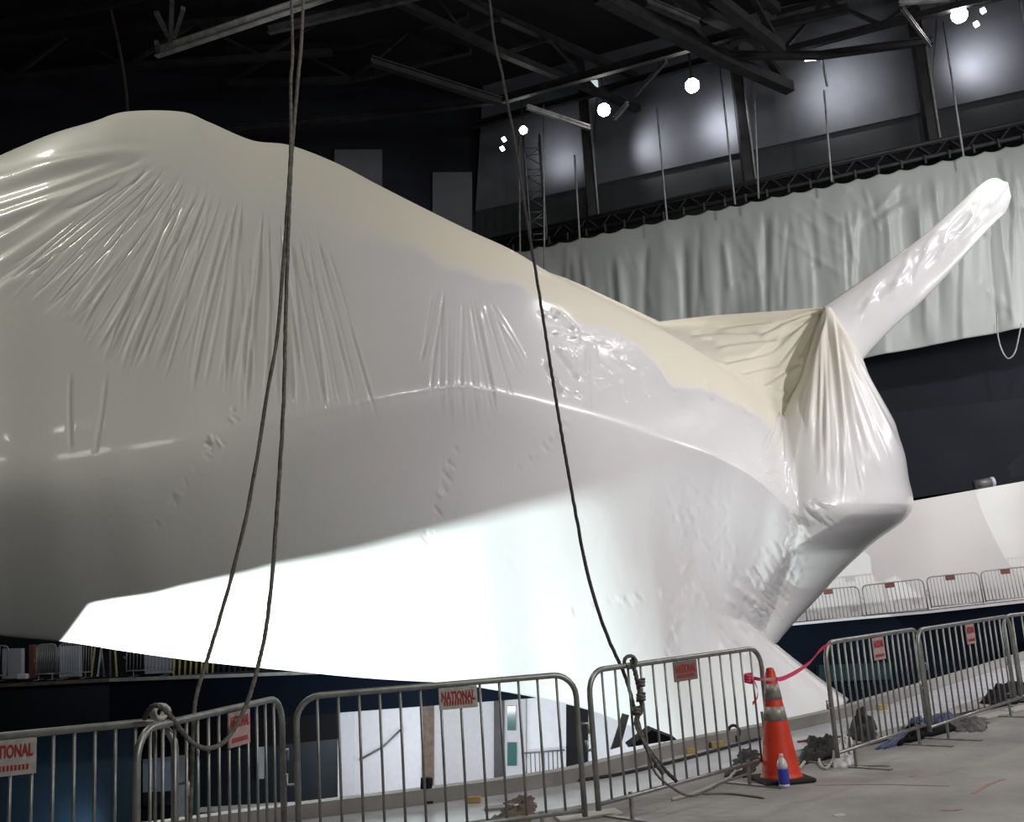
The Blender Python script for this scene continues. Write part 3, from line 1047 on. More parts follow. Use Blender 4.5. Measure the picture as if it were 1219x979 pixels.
for k in range(34):
    t = R3.random()
    ax, ay = 1010 + 165 * t, 385 - 130 * t + jit(12)
    segs.append((ax, ay, ax + 26 + jit(8), ay - 30 + jit(8), 3.2, R3.choice([1, -1]) * R3.uniform(1, 2.4)))
H4 = creases(PX4, PY4, segs) * (np.sin(ph) > 0) * Y4 / FPX * .8
cr4 = np.clip(1 - wgt * 9, 0, 1) * .5 * (0 * PX4 + 1)
grid_obj('tail_fin', V4 - np.array(craft_loc), FILM, craft, cream=cr4, closed=True, disp=H4)

# ------------------------------------------------------------------ floodlight on the lower level, with unseen flags added to shape its beam
LP = Vector((-6.0, 9.4, -2.6))
def hull_point(px, py):
    d2 = (PX[:, :NUP + NLO] - px) ** 2 + (PY[:, :NUP + NLO] - py) ** 2
    i = np.unravel_index(np.argmin(d2), d2.shape)
    return Vector(V[i])
P1, P3 = hull_point(108, 722), hull_point(76, 764)
EDGE = [hull_point(x, y) for x, y in [(108, 722), (215, 700), (325, 675), (440, 651), (560, 621), (690, 588), (815, 553)]]
fl = spot('work_light', LP, hull_point(420, 740), 14500, (0.84, 1.0, 0.985), 96, 0.9, 0.012)
wk = empty('floodlight', (LP.x, LP.y, LP.z))
tag(wk, 'floodlight on the lower level aimed up at the hull, with added flags cutting its beam', 'floodlight')
dirs = [(e_ - LP).normalized() for e_ in EDGE]
dirs = [(dirs[0] * 1.6 - dirs[1] * .6).normalized()] + dirs + [(dirs[-1] + (dirs[-1] - dirs[-2]) * 3).normalized()]
nz = dirs[0].cross(dirs[-1]).normalized()
if nz.z < 0:
    nz = -nz
vs = []
for d_ in dirs:
    vs += [d_ * .9, d_ * .9 + nz * 1.1, d_ * .915 + nz * 1.1, d_ * .915]
fs = []
for i in range(len(dirs) - 1):
    for k in range(4):
        fs.append((i * 4 + k, i * 4 + (k + 1) % 4, (i + 1) * 4 + (k + 1) % 4, (i + 1) * 4 + k))
link('beam_flag', MB().add(vs, fs), BLACK, wk)  # unseen flag added, bent to cut the upper beam edge on the hull
da1, da3 = (P1 - LP).normalized(), (P3 - LP).normalized()
link('stand', smooth(MB().tube([(0, -.25, -.1), (0, -.25, -1.6)], .03, 8)), DARKSTEEL, wk)
link('housing', MB().box((-.2, -.4, -.15), (.2, -.15, .15)), DARKSTEEL, wk)
def side_flag():
    n = da1.cross(da3).normalized()
    if n.x > 0:
        n = -n
    ext = (da3 - da1).normalized() * .8
    p = [da1 * .9 - ext * 0.5, da3 * .9 + ext]
    q = [x + n * 1.1 for x in p]
    vs = [p[0], p[1], q[1], q[0]]
    vs += [v + da1 * 0.01 for v in vs]
    link('beam_flag', MB().add(vs, [(0, 1, 2, 3), (7, 6, 5, 4), (0, 4, 5, 1), (1, 5, 6, 2), (2, 6, 7, 3), (3, 7, 4, 0)]), BLACK, wk)
side_flag()  # flag added to cut the left edge of the beam
dr1, dr2 = (hull_point(905, 560) - LP).normalized(), (hull_point(955, 870) - LP).normalized()
nr = dr1.cross(dr2).normalized()
if nr.x < 0:
    nr = -nr
ex_ = (dr2 - dr1).normalized()
p_ = [dr1 * .9 - ex_ * .6, dr2 * .9 + ex_ * .3]
vs = [p_[0], p_[1], p_[1] + nr * 1.1, p_[0] + nr * 1.1]
vs += [v + dr1 * .01 for v in vs]
link('beam_flag', MB().add(vs, [(0, 1, 2, 3), (7, 6, 5, 4), (0, 4, 5, 1), (1, 5, 6, 2), (2, 6, 7, 3), (3, 7, 4, 0)]), BLACK, wk)  # flag added to keep the beam off the pod and ramp wall

# ================================================================== BARRICADES
HB = 1.10
def barrier_mesh(L, h=HB, r=0.021):
    c = 0.16
    pts = []
    pts.append((0, 0, 0.13))
    pts.append((0, 0, h - c))
    for k in range(1, 6):
        a = PI - k * PI / 12
        pts.append((c + c * math.cos(a), 0, h - c + c * math.sin(a)))
    pts.append((c, 0, h))
    pts.append((L - c, 0, h))
    for k in range(1, 6):
        a = PI / 2 - k * PI / 12
        pts.append((L - c + c * math.cos(a), 0, h - c + c * math.sin(a)))
    pts.append((L, 0, h - c))
    pts.append((L, 0, 0.13))
    mb = MB().tube(pts, r, 10)
    mb.tube([(0, 0, 0.17), (L, 0, 0.17)], r * .8, 8)
    return smooth(mb)


BARME = {}
def barricade(P, Q, label, group=None, nb=14, sign=None, signpos=.5, far=False, foot=True, sgn_m=SIGNM, text=False, m=STEEL, z=0.0, h=HB, slw=0.40, slh=0.17):
    P = Vector((P[0], P[1], z if len(P) < 3 else P[2]))
    Q = Vector((Q[0], Q[1], z if len(Q) < 3 else Q[2]))
    L = (Q - P).length
    e = empty('crowd_barrier', P)
    dxy = Vector((Q.x - P.x, Q.y - P.y, 0))
    rz = math.atan2(dxy.y, dxy.x)
    tilt = -math.atan2(Q.z - P.z, dxy.length)
    e.rotation_euler = (0, tilt, rz)
    tag(e, label, 'barricade', group)
    link('frame', barrier_mesh(L, h, 0.021 if not far else 0.022), m, e)
    key = (round(h, 2), far)
    if key not in BARME:
        BARME[key] = smooth(MB().tube([(0, 0, 0.17), (0, 0, h)], 0.0095 if not far else 0.012, 8 if not far else 6)).mesh('bar', True)
        BARME[key].materials.append(m)
    for k in range(nb):
        o = bpy.data.objects.new('bar', BARME[key])
        COL.objects.link(o)
        o.parent = e
        o.location = (L * (k + 1) / (nb + 1), 0, 0)
    if foot:
        for x in (L * 0.16, L * 0.84):
            link('foot', MB().bar((x, 0, 0.2), (x, 0, 0.012), 0.022, 0.022).box((x - .03, -.32, 0), (x + .03, .32, .012)), m, e)
        link('hook', smooth(MB().tube([(0, 0, .55), (-.07, 0, .55), (-.07, 0, .62)], .012, 6)), m, e)
        link('hook', smooth(MB().tube([(L, 0, .75), (L + .07, 0, .75), (L + .07, 0, .68)], .012, 6)), m, e)
    if sign:
        s0 = L * signpos
        sp = link('sign_plate', MB().box((s0 - slw / 2, -.03, h - .025 - slh), (s0 + slw / 2, -.022, h - .02)), sgn_m, e)
        if text:
            cu_ = bpy.data.curves.new('lettering', 'FONT')
            cu_.body = 'NATIONAL'
            cu_.size = 0.112
            cu_.align_x = 'CENTER'
            cu_.offset = 0.0035
            cu_.extrude = 0.001
            cu_.materials.append(REDP)
            t0_ = bpy.data.objects.new('lettering', cu_)
            tm_ = bpy.data.meshes.new_from_object(t0_)
            bpy.data.objects.remove(t0_)
            t = bpy.data.objects.new('lettering', tm_)
            COL.objects.link(t)
            t.parent = sp
            t.location = (s0, -.032, h - (.125 if slw > .35 else .11))
            t.rotation_euler = (PI / 2, 0, 0)
            wtxt = 0.112 * 5.2
            t.scale = (slw * .92 / wtxt * 0.98, .8 if slw < .35 else 1, 1)
            lm = MB()
            for k in range(11):
                x = s0 - slw * .38 + k * slw * .07
                lm.box((x, -.032, h - slh + .0), (x + slw * .045, -.0302, h - slh + .028))
            link('small_print', lm, REDP, sp)
        else:
            lm = MB()
            lm.box((s0 - slw * .4, -.032, h - .10), (s0 + slw * .4, -.0302, h - .055))
            link('print', lm, REDP, sp)
    return e


def G(px, py, Y):
    """plan point below the image point px,py at distance Y"""
    p = at(px, py, Y)
    return (p.x, p.y)


g1 = 'steel crowd barricades along the floor edge'
barricade(G(-262, 900, 5.25), G(208, 853, 5.92), 'nearest steel barricade at the lower left carrying a red-lettered white plate', g1, 17, True, .552, text=True, slw=.27, slh=.18)
barricade(G(163, 866, 5.45), G(335, 827, 7.05), 'steel barricade seen at a slant with the slack rope loop hanging over it', g1, 13, True, .62, sgn_m=PINKSIGN, slw=.26, slh=.2, text=True)
barricade(G(352, 830, 6.95), G(684, 803, 7.45), 'steel barricade with a small red-lettered plate in front of the white shop wall', g1, 13, True, .56, text=True, slw=.27, slh=.14)
barricade(G(700, 800, 7.62), G(905, 780, 9.15), 'steel barricade left of the orange cone with a rope tied to its top rail', g1, 14, True, .50, sgn_m=mat('brown_sign_plate', (0.20, 0.15, 0.13), 0.5), slw=.3, slh=.15, text=True)
barricade(G(982, 775, 9.15), G(1092, 745, 10.6), 'steel barricade right of the orange cone with pink tape on its corner', g1, 15, True, .5, sgn_m=PINKSIGN, slw=.24, slh=.2, text=True)
barricade(G(1089, 740, 10.3), G(1200, 728, 12.2), 'steel barricade behind the blue tarp, second to the right of the cone', g1, 15, True, .5, sgn_m=PINKSIGN, slw=.24, slh=.2, text=True)
barricade(G(1192, 728, 12.2), G(1330, 700, 14.0), 'steel barricade cut off by the right edge, last of the near row', g1, 13, False)
# far row before the white ramp wall
g2 = 'distant barricades before the white ramp wall'
FARB = [(962, 746, 1028, 740, 'distant steel barricade nearest to the hull before the white ramp wall'),
        (1033, 739, 1106, 731, 'distant barricade second from the hull before the white ramp wall'),
        (1110, 729, 1172, 723, 'distant barricade below the drum lamp before the white ramp wall'),
        (1175, 722, 1240, 715, 'distant barricade at the right edge before the white ramp wall')]
for a, b, c, d, lb in FARB:
    P = at(a, b, 33.5)
    Q = at(c, d, 33.3)
    barricade(P, Q, lb, g2, 14, True, .45, far=True, h=1.12, m=LIGHTSTEEL, slw=.3, slh=.14, sgn_m=WOODB)
# far-left balcony row and goods
g3 = 'distant barricades on the dark balcony at the left'
LB = [(-60, 813, 8, 811, 'distant barricade at the left edge on the dark balcony'), (42, 810, 66, 809, 'narrow distant barricade on the balcony beside the red post'),
      (68, 809, 108, 807, 'distant barricade on the balcony before pale sheets'), (150, 806, 205, 804, 'distant barricade on the balcony behind the left rope foot')]
for a, b, c, d, lb in LB:
    barricade(at(a, b, YB + .5), at(c, d, YB + .5), lb, g3, 12, False, far=True, foot=True, m=LIGHTSTEEL, h=1.05)


def goods(name, x0, y0, x1, y1, Y, t, m, lb, cat):
    o = slabpx(name, [(x0, y1), (x1, y1 - .03 * (x1 - x0)), (x1, y0 - .03 * (x1 - x0)), (x0, y0)], Y, t, m)
    tag(o, lb, cat)
    return bevel(o, .02)
goods('pale_sheet', 2, 773, 26, 809, YB + 1.6, .2, PALEPANEL, 'pale grey sheet standing at the left end of the balcony', 'sheet')
goods('wooden_post', 34, 768, 41, 808, YB + .8, .2, mat('rusty_red', (0.16, 0.06, 0.04), .7), 'rusty red post standing on the dark balcony', 'post')
goods('dark_crate', 48, 782, 66, 806, YB + 1.8, .5, NAVY, 'dark blue crate on the balcony behind a barricade', 'crate')
goods('pale_sheet', 70, 770, 95, 807, YB + 1.8, .2, PALEPANEL, 'pale blue sheet on the balcony under the hull', 'sheet')
goods('black_crate', 148, 776, 170, 803, YB + 1.9, .5, BLACK, 'black crate on the balcony left of the white sheets', 'crate')
goods('white_sheet', 172, 772, 206, 803, YB + 1.9, .2, mat('pale_lilac_sheet', (.42, .44, .52), .6), 'wide pale sheet on the balcony near the left rope', 'sheet')
fr_ = empty('yellow_rack')
tag(fr_, 'dull yellow slatted rack on the balcony between the sheets', 'rack')
for k in range(14):
    x = 207 + k * 6.6
    link('slat', MB().bar(at(x, 805 - k * .25, YB + .4), at(x + 1.0, 779 + k * .6, YB + .4), .06, .05), YELLOW if k < 8 else DARKSTEEL, fr_)
link('rail', MB().bar(at(206, 806, YB + .4), at(350, 797, YB + .4), .08, .08), MIDSTEEL, fr_)
link('rail', MB().bar(at(206, 778, YB + .4), at(262, 776, YB + .4), .06, .06), YELLOW, fr_)
for k in range(5):
    x = 109 + k * 7.5
    tag(link('leaning_pole', MB().bar(at(x, 806, YB + .7), at(x + R3.uniform(-5, 5), 771, YB + .9), .05, .05), [YELLOW, PALEPANEL, MIDSTEEL, WOODB, YELLOW][k]),
        ['yellow pole leaning on the balcony', 'pale pole leaning on the balcony right of the yellow one', 'grey pole leaning on the balcony mid-group', 'brown pole leaning on the balcony fourth from the left',
         'yellow pole leaning on the balcony nearest the black crate'][k], 'pole', 'poles leaning on the balcony')
goods('pump_box', 20, 803, 31, 809, YB + .1, .2, WHITEP, 'tiny pale box on the balcony lip at far left', 'box')

# ================================================================== CONE, BOTTLE
cp = atz(931, 930, 0)
cone = empty('traffic_cone', cp)
cone.rotation_euler = (0, 0, 0.15)
tag(cone, 'orange traffic cone with two grey bands on a black base, between barricades', 'traffic cone')
hC = 0.93
def rc(z):
    return 0.165 + (0.036 - 0.165) * (z - .04) / (hC - .04)
def band(z0, z1, m, nm, o=0.0, cap=False):
    pr = [(rc(z0) + o, z0), (rc(z1) + o, z1)]
    if cap:
        pr += [(rc(z1) * .8, z1 + .012), (rc(z1) * .4, z1 + .012)]
    return link(nm, smooth(MB().lathe(pr, 32)), m, cone)
body = link('cone_body', smooth(MB().lathe([(.185, .035), (.168, .05), (rc(.08), .08), (rc(.5), .5), (rc(.9), .9), (.036, hC - .02), (.03, hC), (.015, hC + .004)], 36)), ORANGE, cone)
b1 = band(.50, .615, REFL, 'reflective_band', .003)
b2 = band(.67, .80, REFL, 'reflective_band', .003)
bs = link('base', MB().box((-.22, -.22, 0), (.22, .22, .04)), RUBBER, cone)
bevel(bs, .03, 2)

bp = atz(934, 938, 0)
bot = empty('water_bottle', bp)
tag(bot, 'clear plastic bottle with a blue lower half standing before the orange cone', 'bottle')
link('bottle_body', smooth(MB().lathe([(.030, 0), (.042, .008), (.044, .02), (.044, .03)], 20)), CLEARP, bot)
link('label', smooth(MB().lathe([(.0445, .03), (.0455, .035), (.0455, .145), (.0445, .15)], 20)), BLUEL, bot)
link('shoulder', smooth(MB().lathe([(.044, .15), (.043, .18), (.034, .21), (.02, .232), (.014, .24)], 20)), CLEARP, bot)
link('cap', smooth(MB().lathe([(.016, .24), (.0165, .262), (.014, .265)], 16)), WHITEPL, bot)

# ================================================================== ROPES
def rope(name, pts, r, m, label, per=14, strands=3, n=10, cat='rope'):
    P = spline(pts, per)
    o = link(name, smooth(MB().tube(P, r, n, twist=60.0, strands=strands)), m)
    tag(o, label, cat)
    return o


def P3(x, y, Y):
    return at(x, y, Y)
# long slack rope ending in a loop over the barricade
ra = [at(330, -420, 8.2), at(347, 0, 7.6), P3(346, 100, 7.4), P3(346, 175, 7.3), P3(341, 260, 7.2), P3(336, 330, 7.1), P3(330, 400, 7.0), P3(318, 470, 6.9), P3(306, 545, 6.8),
      P3(292, 620, 6.7), P3(272, 700, 6.6), P3(250, 775, 6.5), P3(236, 820, 6.4), P3(231, 850, 6.3), P3(229, 900, 6.25), P3(227, 960, 6.2), P3(226, 1020, 6.2)]
rope('hanging_rope', ra, .0125, ROPEM, 'long rope falling left of its twin and dropping straight behind the slanted barricade')
rb = [at(378, -420, 8.3), at(361, 0, 7.7), P3(355, 90, 7.5), P3(348, 175, 7.32), P3(344, 260, 7.2), P3(340, 380, 7.05), P3(338, 470, 6.95), P3(333, 560, 6.85), P3(326, 660, 6.7),
      P3(318, 740, 6.6), P3(308, 790, 6.5), P3(293, 840, 6.35), P3(272, 878, 6.2), P3(252, 891, 6.05), P3(232, 887, 5.9), P3(214, 868, 5.8), P3(200, 849, 5.72), P3(186, 840, 5.72),
      P3(177, 846, 5.75), P3(172, 856, 5.8)]
rope('hanging_rope', rb, .0135, ROPEM, 'long rope curving in a loop up over the top rail of the near-left barricade')
rcp = [at(560, -300, 11.5), at(583, 0, 10.4), P3(598, 90, 10.0), P3(612, 165, 9.7), P3(627, 260, 9.3), P3(642, 350, 9.0), P3(656, 440, 8.8), P3(670, 525, 8.6), P3(686, 615, 8.4),
       P3(701, 690, 8.3), P3(722, 755, 8.2), P3(744, 805, 8.1), P3(757, 850, 8.0), P3(768, 885, 8.0), P3(790, 915, 7.95), P3(806, 931, 7.9)]
rope('taut_rope', rcp, .014, ROPED, 'dark rope running diagonally down across the hull to the barricade left of the cone')
kp = at(757, 800, 7.95)
rope('tied_rope', [P3(752, 786, 7.98), P3(756, 800, 7.9), P3(762, 828, 7.9), P3(764, 845, 7.92), P3(758, 858, 7.9), P3(765, 880, 7.9), P3(775, 900, 7.88), P3(790, 922, 7.85)], .017, ROPEM,
     'knotted rope bundle hanging from the top rail of the barricade left of the cone')
rope('rope_tail', [P3(762, 846, 7.86), P3(756, 862, 7.86), P3(770, 892, 7.84), P3(780, 920, 7.82), P3(800, 938, 7.8), P3(822, 948, 7.85), P3(845, 940, 8.0), P3(862, 931, 8.1), P3(890, 922, 8.3)], .009, ROPEM,
     'thin rope tail lying on the floor in front of the barricade left of the cone')
kn = smooth(MB())
for (x, y, r) in [(763, 813, 3.6), (763, 830, 4.2), (758, 846, 3.6)]:
    kn.tube([at(x + r * math.cos(a), y - 4 + a * .55, 7.88 + .035 * math.sin(a)) for a in np.linspace(0, 5 * PI, 36)], .012, 7)
tag(link('rope_knot', kn, ROPEM), 'lumpy knots in the rope bundle on the barricade left of the cone', 'knot')
wrap = [at(750 + 7 * math.cos(a), 788 + 7 * math.sin(a), 7.95 + .06 * math.sin(a * 1.3)) for a in np.linspace(0, 4.5 * PI, 24)]
tag(link('rope_hitch', smooth(MB().tube(wrap, .014, 8)), ROPEM), 'rope hitch wound round the top rail of the barricade left of the cone', 'rope')
wrap = [at(186 + 8 * math.cos(a) + a * .6, 848 + 8 * math.sin(a), 5.82 + .05 * math.cos(a)) for a in np.linspace(0, 4 * PI, 24)]
tag(link('rope_hitch', smooth(MB().tube(wrap, .014, 8)), CABLEM), 'pale rope hitch where the near-left barricades meet', 'rope')
# dark hoist cable upper left
rope('hoist_cable', [at(118, -60, 31), at(131, 10, 31), at(142, 60, 31), at(150, 115, 31), at(153, 180, 31)], .07, mat('brown_black_cable', (.03, .024, .02), .8), 'dark hoist cable dropping behind the hull at upper left', strands=0, n=8)
# thin drop lines on the back wall
DR = [(618, 163, 619, 300, 'thin pale drop line left of the lattice mast'), (647, 125, 648, 325, 'pale drop line in front of the lattice mast'), (684, 185, 690, 285, 'faint drop line left of the first column'),
      (782, 128, 794, 262, 'drop line right of the second bright lamp'), (857, 78, 875, 243, 'pale drop line right of the third bright lamp'), (897, 90, 903, 236, 'thin drop line right of the middle column'),
      (981, 108, 990, 216, 'drop line below the thin strip lamp'), (1123, 26, 1147, 186, 'pale drop line beside the right-hand column'), (1212, -10, 1222, 40, 'drop line at the top right corner')]
for x0, y0, x1, y1, lb in DR:
    tag(link('drop_line', smooth(MB().tube([wallpt(x0, y0, 1.2), wallpt((x0 + x1) / 2, (y0 + y1) / 2, 1.2), wallpt(x1, y1, 1.2)], .04, 6)), LIGHTSTEEL), lb, 'line', 'drop lines before the back wall')

# pink tape
def tape(name, pts, w_, label):
    P = spline(pts, 10)
    mb = MB()
    vs = []
    for i, p in enumerate(P):
        t = i / (len(P) - 1)
        a = 0.5 + 5.5 * t
        u = Vector((0.2 * math.sin(a), math.sin(a) * .6, abs(math.cos(a)) + .25)).normalized() * w_ / 2
        q = Vector((0, .003, 0))
        vs += [p - u, p + u, p + u + q, p - u + q]
    fs = []
    for i in range(len(P) - 1):
        for k in range(4):
            fs.append((i * 4 + k, i * 4 + (k + 1) % 4, (i + 1) * 4 + (k + 1) % 4, (i + 1) * 4 + k))
    mb.add(vs, fs)
    tag(link(name, mb, TAPE), label, 'tape')
tape('barrier_tape', [at(893, 807, 9.1), at(905, 809, 8.9), at(921, 809, 8.36), at(932, 808, 8.36), at(950, 799, 8.7), at(965, 788, 9.0), at(978, 773, 9.15), at(990, 767, 9.2)], .035,
     'pink tape strung from barricade to barricade over the cone tip')
tape('tape_tail', [at(893, 807, 9.05), at(898, 812, 9.0), at(902, 822, 9.0), at(901, 832, 9.02), at(896, 838, 9.02)], .03, 'loose pink tape end dangling left of the cone')
wrap = [at(891 + 4 * math.cos(a), 803 + a * .5, 9.08 + .04 * math.sin(a)) for a in np.linspace(0, 6 * PI, 30)]
tag(link('tape_wrap', smooth(MB().tube(wrap, .018, 6)), TAPE), 'pink tape wound round the barricade post left of the cone', 'tape')

# ================================================================== FLOOR CLUTTER
def lump(name, pts, h, m, label, cat, seed=0, sub=20):
    """crumpled cloth heap over a polygon footprint (plan), built as polar grid"""
    r_ = random.Random(seed)
    c = sum((Vector(p) for p in pts), Vector((0, 0, 0))) / len(pts)
    N = 48
    ring = spline([Vector(p) for p in pts] + [Vector(pts[0])], max(3, N // len(pts)))[:-1]
    vs = [(c.x, c.y, c.z + h * .8)]
    L = 9
    for l in range(1, L + 1):
        t = l / L
        for i, q in enumerate(ring):
            x = c.x + (q.x - c.x) * t
            y = c.y + (q.y - c.y) * t
            nv = Vector((x * 7 + seed * 3.1, y * 7, seed))
            z = c.z + h * (1 - t ** 3) * max(.08, 0.55 + .9 * mnoise.noise(nv) + .35 * mnoise.noise(nv * 2.7)) + (.004 if t < 1 else 0.001)
            ex = 1 + (.22 * mnoise.noise(Vector((i * .6, seed, 0))) if t > .4 else 0)
            x = c.x + (x - c.x) * ex
            y = c.y + (y - c.y) * ex
            vs.append((x + r_.uniform(-.01, .01), y + r_.uniform(-.01, .01), max(c.z + .001, z)))
    n = len(ring)
    fs = [(0, 1 + i, 1 + (i + 1) % n) for i in range(n)]
    for l in range(L - 1):
        for i in range(n):
            fs.append((1 + l * n + i, 1 + (l + 1) * n + i, 1 + (l + 1) * n + (i + 1) % n, 1 + l * n + (i + 1) % n))
    fs.append(tuple(1 + (L - 1) * n + i for i in range(n))[::-1])
    o = link(name, smooth(MB().add(vs, fs)), m)
    return tag(o, label, cat)


def zz(L_, z=0.0):
    return [atz(x, y, z) for x, y in L_]
lump('blue_tarp', zz([(1045, 893), (1075, 872), (1110, 856), (1150, 853), (1140, 866), (1105, 872), (1070, 888)]), .14, BLUETARP, 'crumpled blue tarp under the barricades right of the cone', 'tarp', 1)
lump('dark_tarp', zz([(1118, 868), (1135, 857), (1172, 858), (1172, 870), (1145, 872)]), .10, GREYTARP, 'dark grey crumpled sheet at the right end of the blue tarp', 'tarp', 2)
lump('black_cloth', zz([(1070, 889), (1100, 880), (1140, 869), (1120, 865), (1090, 868), (1065, 878)]), .13, BLACK, 'black cloth heap beneath the blue tarp', 'cloth', 3)
lump('black_bag', zz([(1008, 878), (1018, 862), (1036, 858), (1045, 868), (1035, 885)]), .2, RUBBER, 'black bag slumped behind the barricade right of the cone', 'bag', 4)
lump('white_bag', zz([(992, 915), (1002, 892), (1018, 890), (1018, 905), (1012, 914)]), .22, WHITEPL, 'crumpled white plastic bag right of the cone', 'bag', 5)
lump('black_netting', zz([(950, 912), (962, 885), (990, 880), (1000, 893), (985, 905)]), .12, RUBBER, 'black netting heap immediately right of the cone', 'netting', 6)
lump('debris_heap', zz([(862, 925), (880, 895), (902, 893), (906, 905), (890, 925)]), .05, RUBBER, 'dark rubbish heap immediately left of the cone', 'rubbish', 7)
lump('rubbish_heap', zz([(575, 985), (600, 955), (632, 948), (640, 965), (620, 985)], 0), .05, WOODB, 'dark rubbish under the bottom rail of the barricade before the shop', 'rubbish', 8)
lump('black_cloth', zz([(1165, 838), (1185, 826), (1225, 818), (1225, 834), (1195, 840)]), .18, BLACK, 'black cloth heap by the last barricades at right', 'cloth', 9)
# hoses and cables
def cable(pts, r, m, label, z=None, nm='cable'):
    P = [atz(x, y, (z if z is not None else r)) for x, y in pts]
    tag(link(nm, smooth(MB().tube(spline(P, 8), r, 7)), m), label, 'cable')
cable([(952, 915), (965, 898), (975, 888), (990, 892), (992, 905), (982, 915), (975, 905), (982, 893), (1000, 896)], .014, CABLEM, 'white cable coil right of the cone')
cable([(800, 952), (825, 945), (850, 935), (870, 925), (885, 905), (892, 912), (870, 922)], .014, CABLEM, 'pale cable curling across the floor left of the cone')
cable([(835, 945), (870, 945), (910, 950)], .010, KERBM, 'thin grey rod on the floor just left of the cone base')
cable([(690, 930), (740, 922), (800, 908), (860, 892), (905, 880)], .02, RUBBER, 'black hose along the plate edge behind the barricade left of the cone')
cable([(1000, 893), (1050, 881), (1090, 868), (1140, 852), (1200, 838)], .02, RUBBER, 'black hose running under the barricades at right')
cable([(945, 905), (1000, 911), (1060, 912)], .008, KERBM, 'straight grey rod on the floor below the white bag')
cable([(950, 884), (975, 880), (1000, 878), (1015, 884)], .016, mat('dark_red_hose', (.3, .02, .03), .5), 'dark red hose on the floor right of the cone')
# timber blocks and small items on the plate
def block(px, py, sx, sy, sz, rz, m, label, cat='block', z=.012, nm='timber_block'):
    p = atz(px, py, z)
    o = link(nm, MB().box((-sx / 2, -sy / 2, 0), (sx / 2, sy / 2, sz)), m, None, p, rz)
    bevel(o, .006)
    return tag(o, label, cat)
block(446, 962, .13, .06, .045, .2, WOODY, 'yellow timber block on the plate, behind the left bars of the shop-front barricade')
block(565, 956, .11, .06, .05, -.1, WOODY, 'yellow timber block on the plate right of the black work boot')
block(822, 897, .10, .07, .05, .1, WOODY, 'pale timber block on the plate behind the barricade left of the cone')
block(854, 890, .14, .08, .06, .1, WOODY, 'yellow timber block beside the dark clamp left of the cone')
block(438, 590 + 302, .01, .01, .01, 0, WOODY, 'x') if False else None
block(1050, 845, .12, .08, .06, .2, WOODY, 'orange timber block on the plate behind the barricade right of the cone')
block(1210, 832, .2, .12, .07, .2, YELLOW, 'dull yellow block by the last barricades at right')
block(595, 963, .25, .12, .02, .1, KERBM, 'flat metal offcut near the foot of the shop-front barricade', 'offcut', nm='metal_offcut')
block(700, 972, .5, .18, .02, .25, PAPER, 'pale board offcut on the floor below the rope barricade', 'offcut', z=.001, nm='board_offcut')
for (x, y, lb) in [(1077, 878, 'pale foot board under the barricade by the blue tarp'), (1182, 853, 'pale foot board under the second barricade right of the cone'), (1213, 845, 'pale foot board nearest the right edge')]:
    block(x, y, .16, .55, .025, -.9, PAPER, lb, 'board', z=.001, nm='foot_board')
# work boot
bo = empty('work_boot', atz(508, 956, .012))
tag(bo, 'black work boot standing on the plate behind the shop-front barricade', 'boot')
link('upper', smooth(MB().tube([(0, .0, .03), (.0, .0, .1), (.01, 0, .2)], [.055, .05, .052], 12)), BLACK, bo)
link('toe', smooth(MB().tube([(.0, 0, .045), (-.07, -.02, .045), (-.13, -.03, .035)], [.052, .048, .03], 12)), BLACK, bo)
link('sole', MB().box((-.16, -.06, 0), (.06, .05, .02)), RUBBER, bo)
cl = empty('cable_clamp', atz(866, 884, .012))
tag(cl, 'dark clamp fitting with a loop on the plate left of the cone', 'clamp')
link('jaw', MB().box((-.12, -.05, 0), (.1, .05, .07)), DARKSTEEL, cl)
link('loop', smooth(MB().tube([(.08 + .06 * math.cos(a), 0, .10 + .07 * math.sin(a)) for a in np.linspace(0, 2 * PI, 18)], .016, 8)), DARKSTEEL, cl)
# brackets standing on the plate
for (x, y, h_, lb) in [(694, 940, .28, 'short rusty stake on the plate by the gap between barricades'), (912, 885, .32, 'short steel stake beside the barricade left of the cone')]:
    p = atz(x, y, 0.01)
    o = tag(link('stake', smooth(MB().tube([p, p + Vector((-.01, 0, h_))], .015, 8)), MIDSTEEL), lb, 'stake')
# chalk marks and litter on the concrete
def mark(pts, wd_, lb):
    P = [atz(x, y, .0025) for x, y in pts]
    mb = MB()
    for a, b in zip(P[:-1], P[1:]):
        mb.bar(a, b, wd_, .002)
    tag(link('chalk_mark', mb, CHALK), lb, 'chalk mark')
mark([(1120, 965), (1140, 964.5), (1144, 963)], .035, 'short red chalk stroke on the floor near the bottom right')
mark([(1158, 945), (1175, 935), (1190, 929), (1196, 928)], .03, 'slanting red chalk stroke above the short one at bottom right')
mark([(970, 935), (1050, 934), (1130, 936)], .012, 'long faint red chalk line across the floor right of the cone')
mark([(1085, 925), (1089, 923)], .04, 'tiny red chalk dab on the floor between cone and right edge')
p = atz(999, 971, 0)
tag(link('paper_scrap', MB().box((-.04, -.03, 0), (.04, .03, .004)), PAPER, None, p, .3), 'small white paper scrap on the floor at bottom centre-right', 'paper')
p = atz(1184, 790, 0.03)

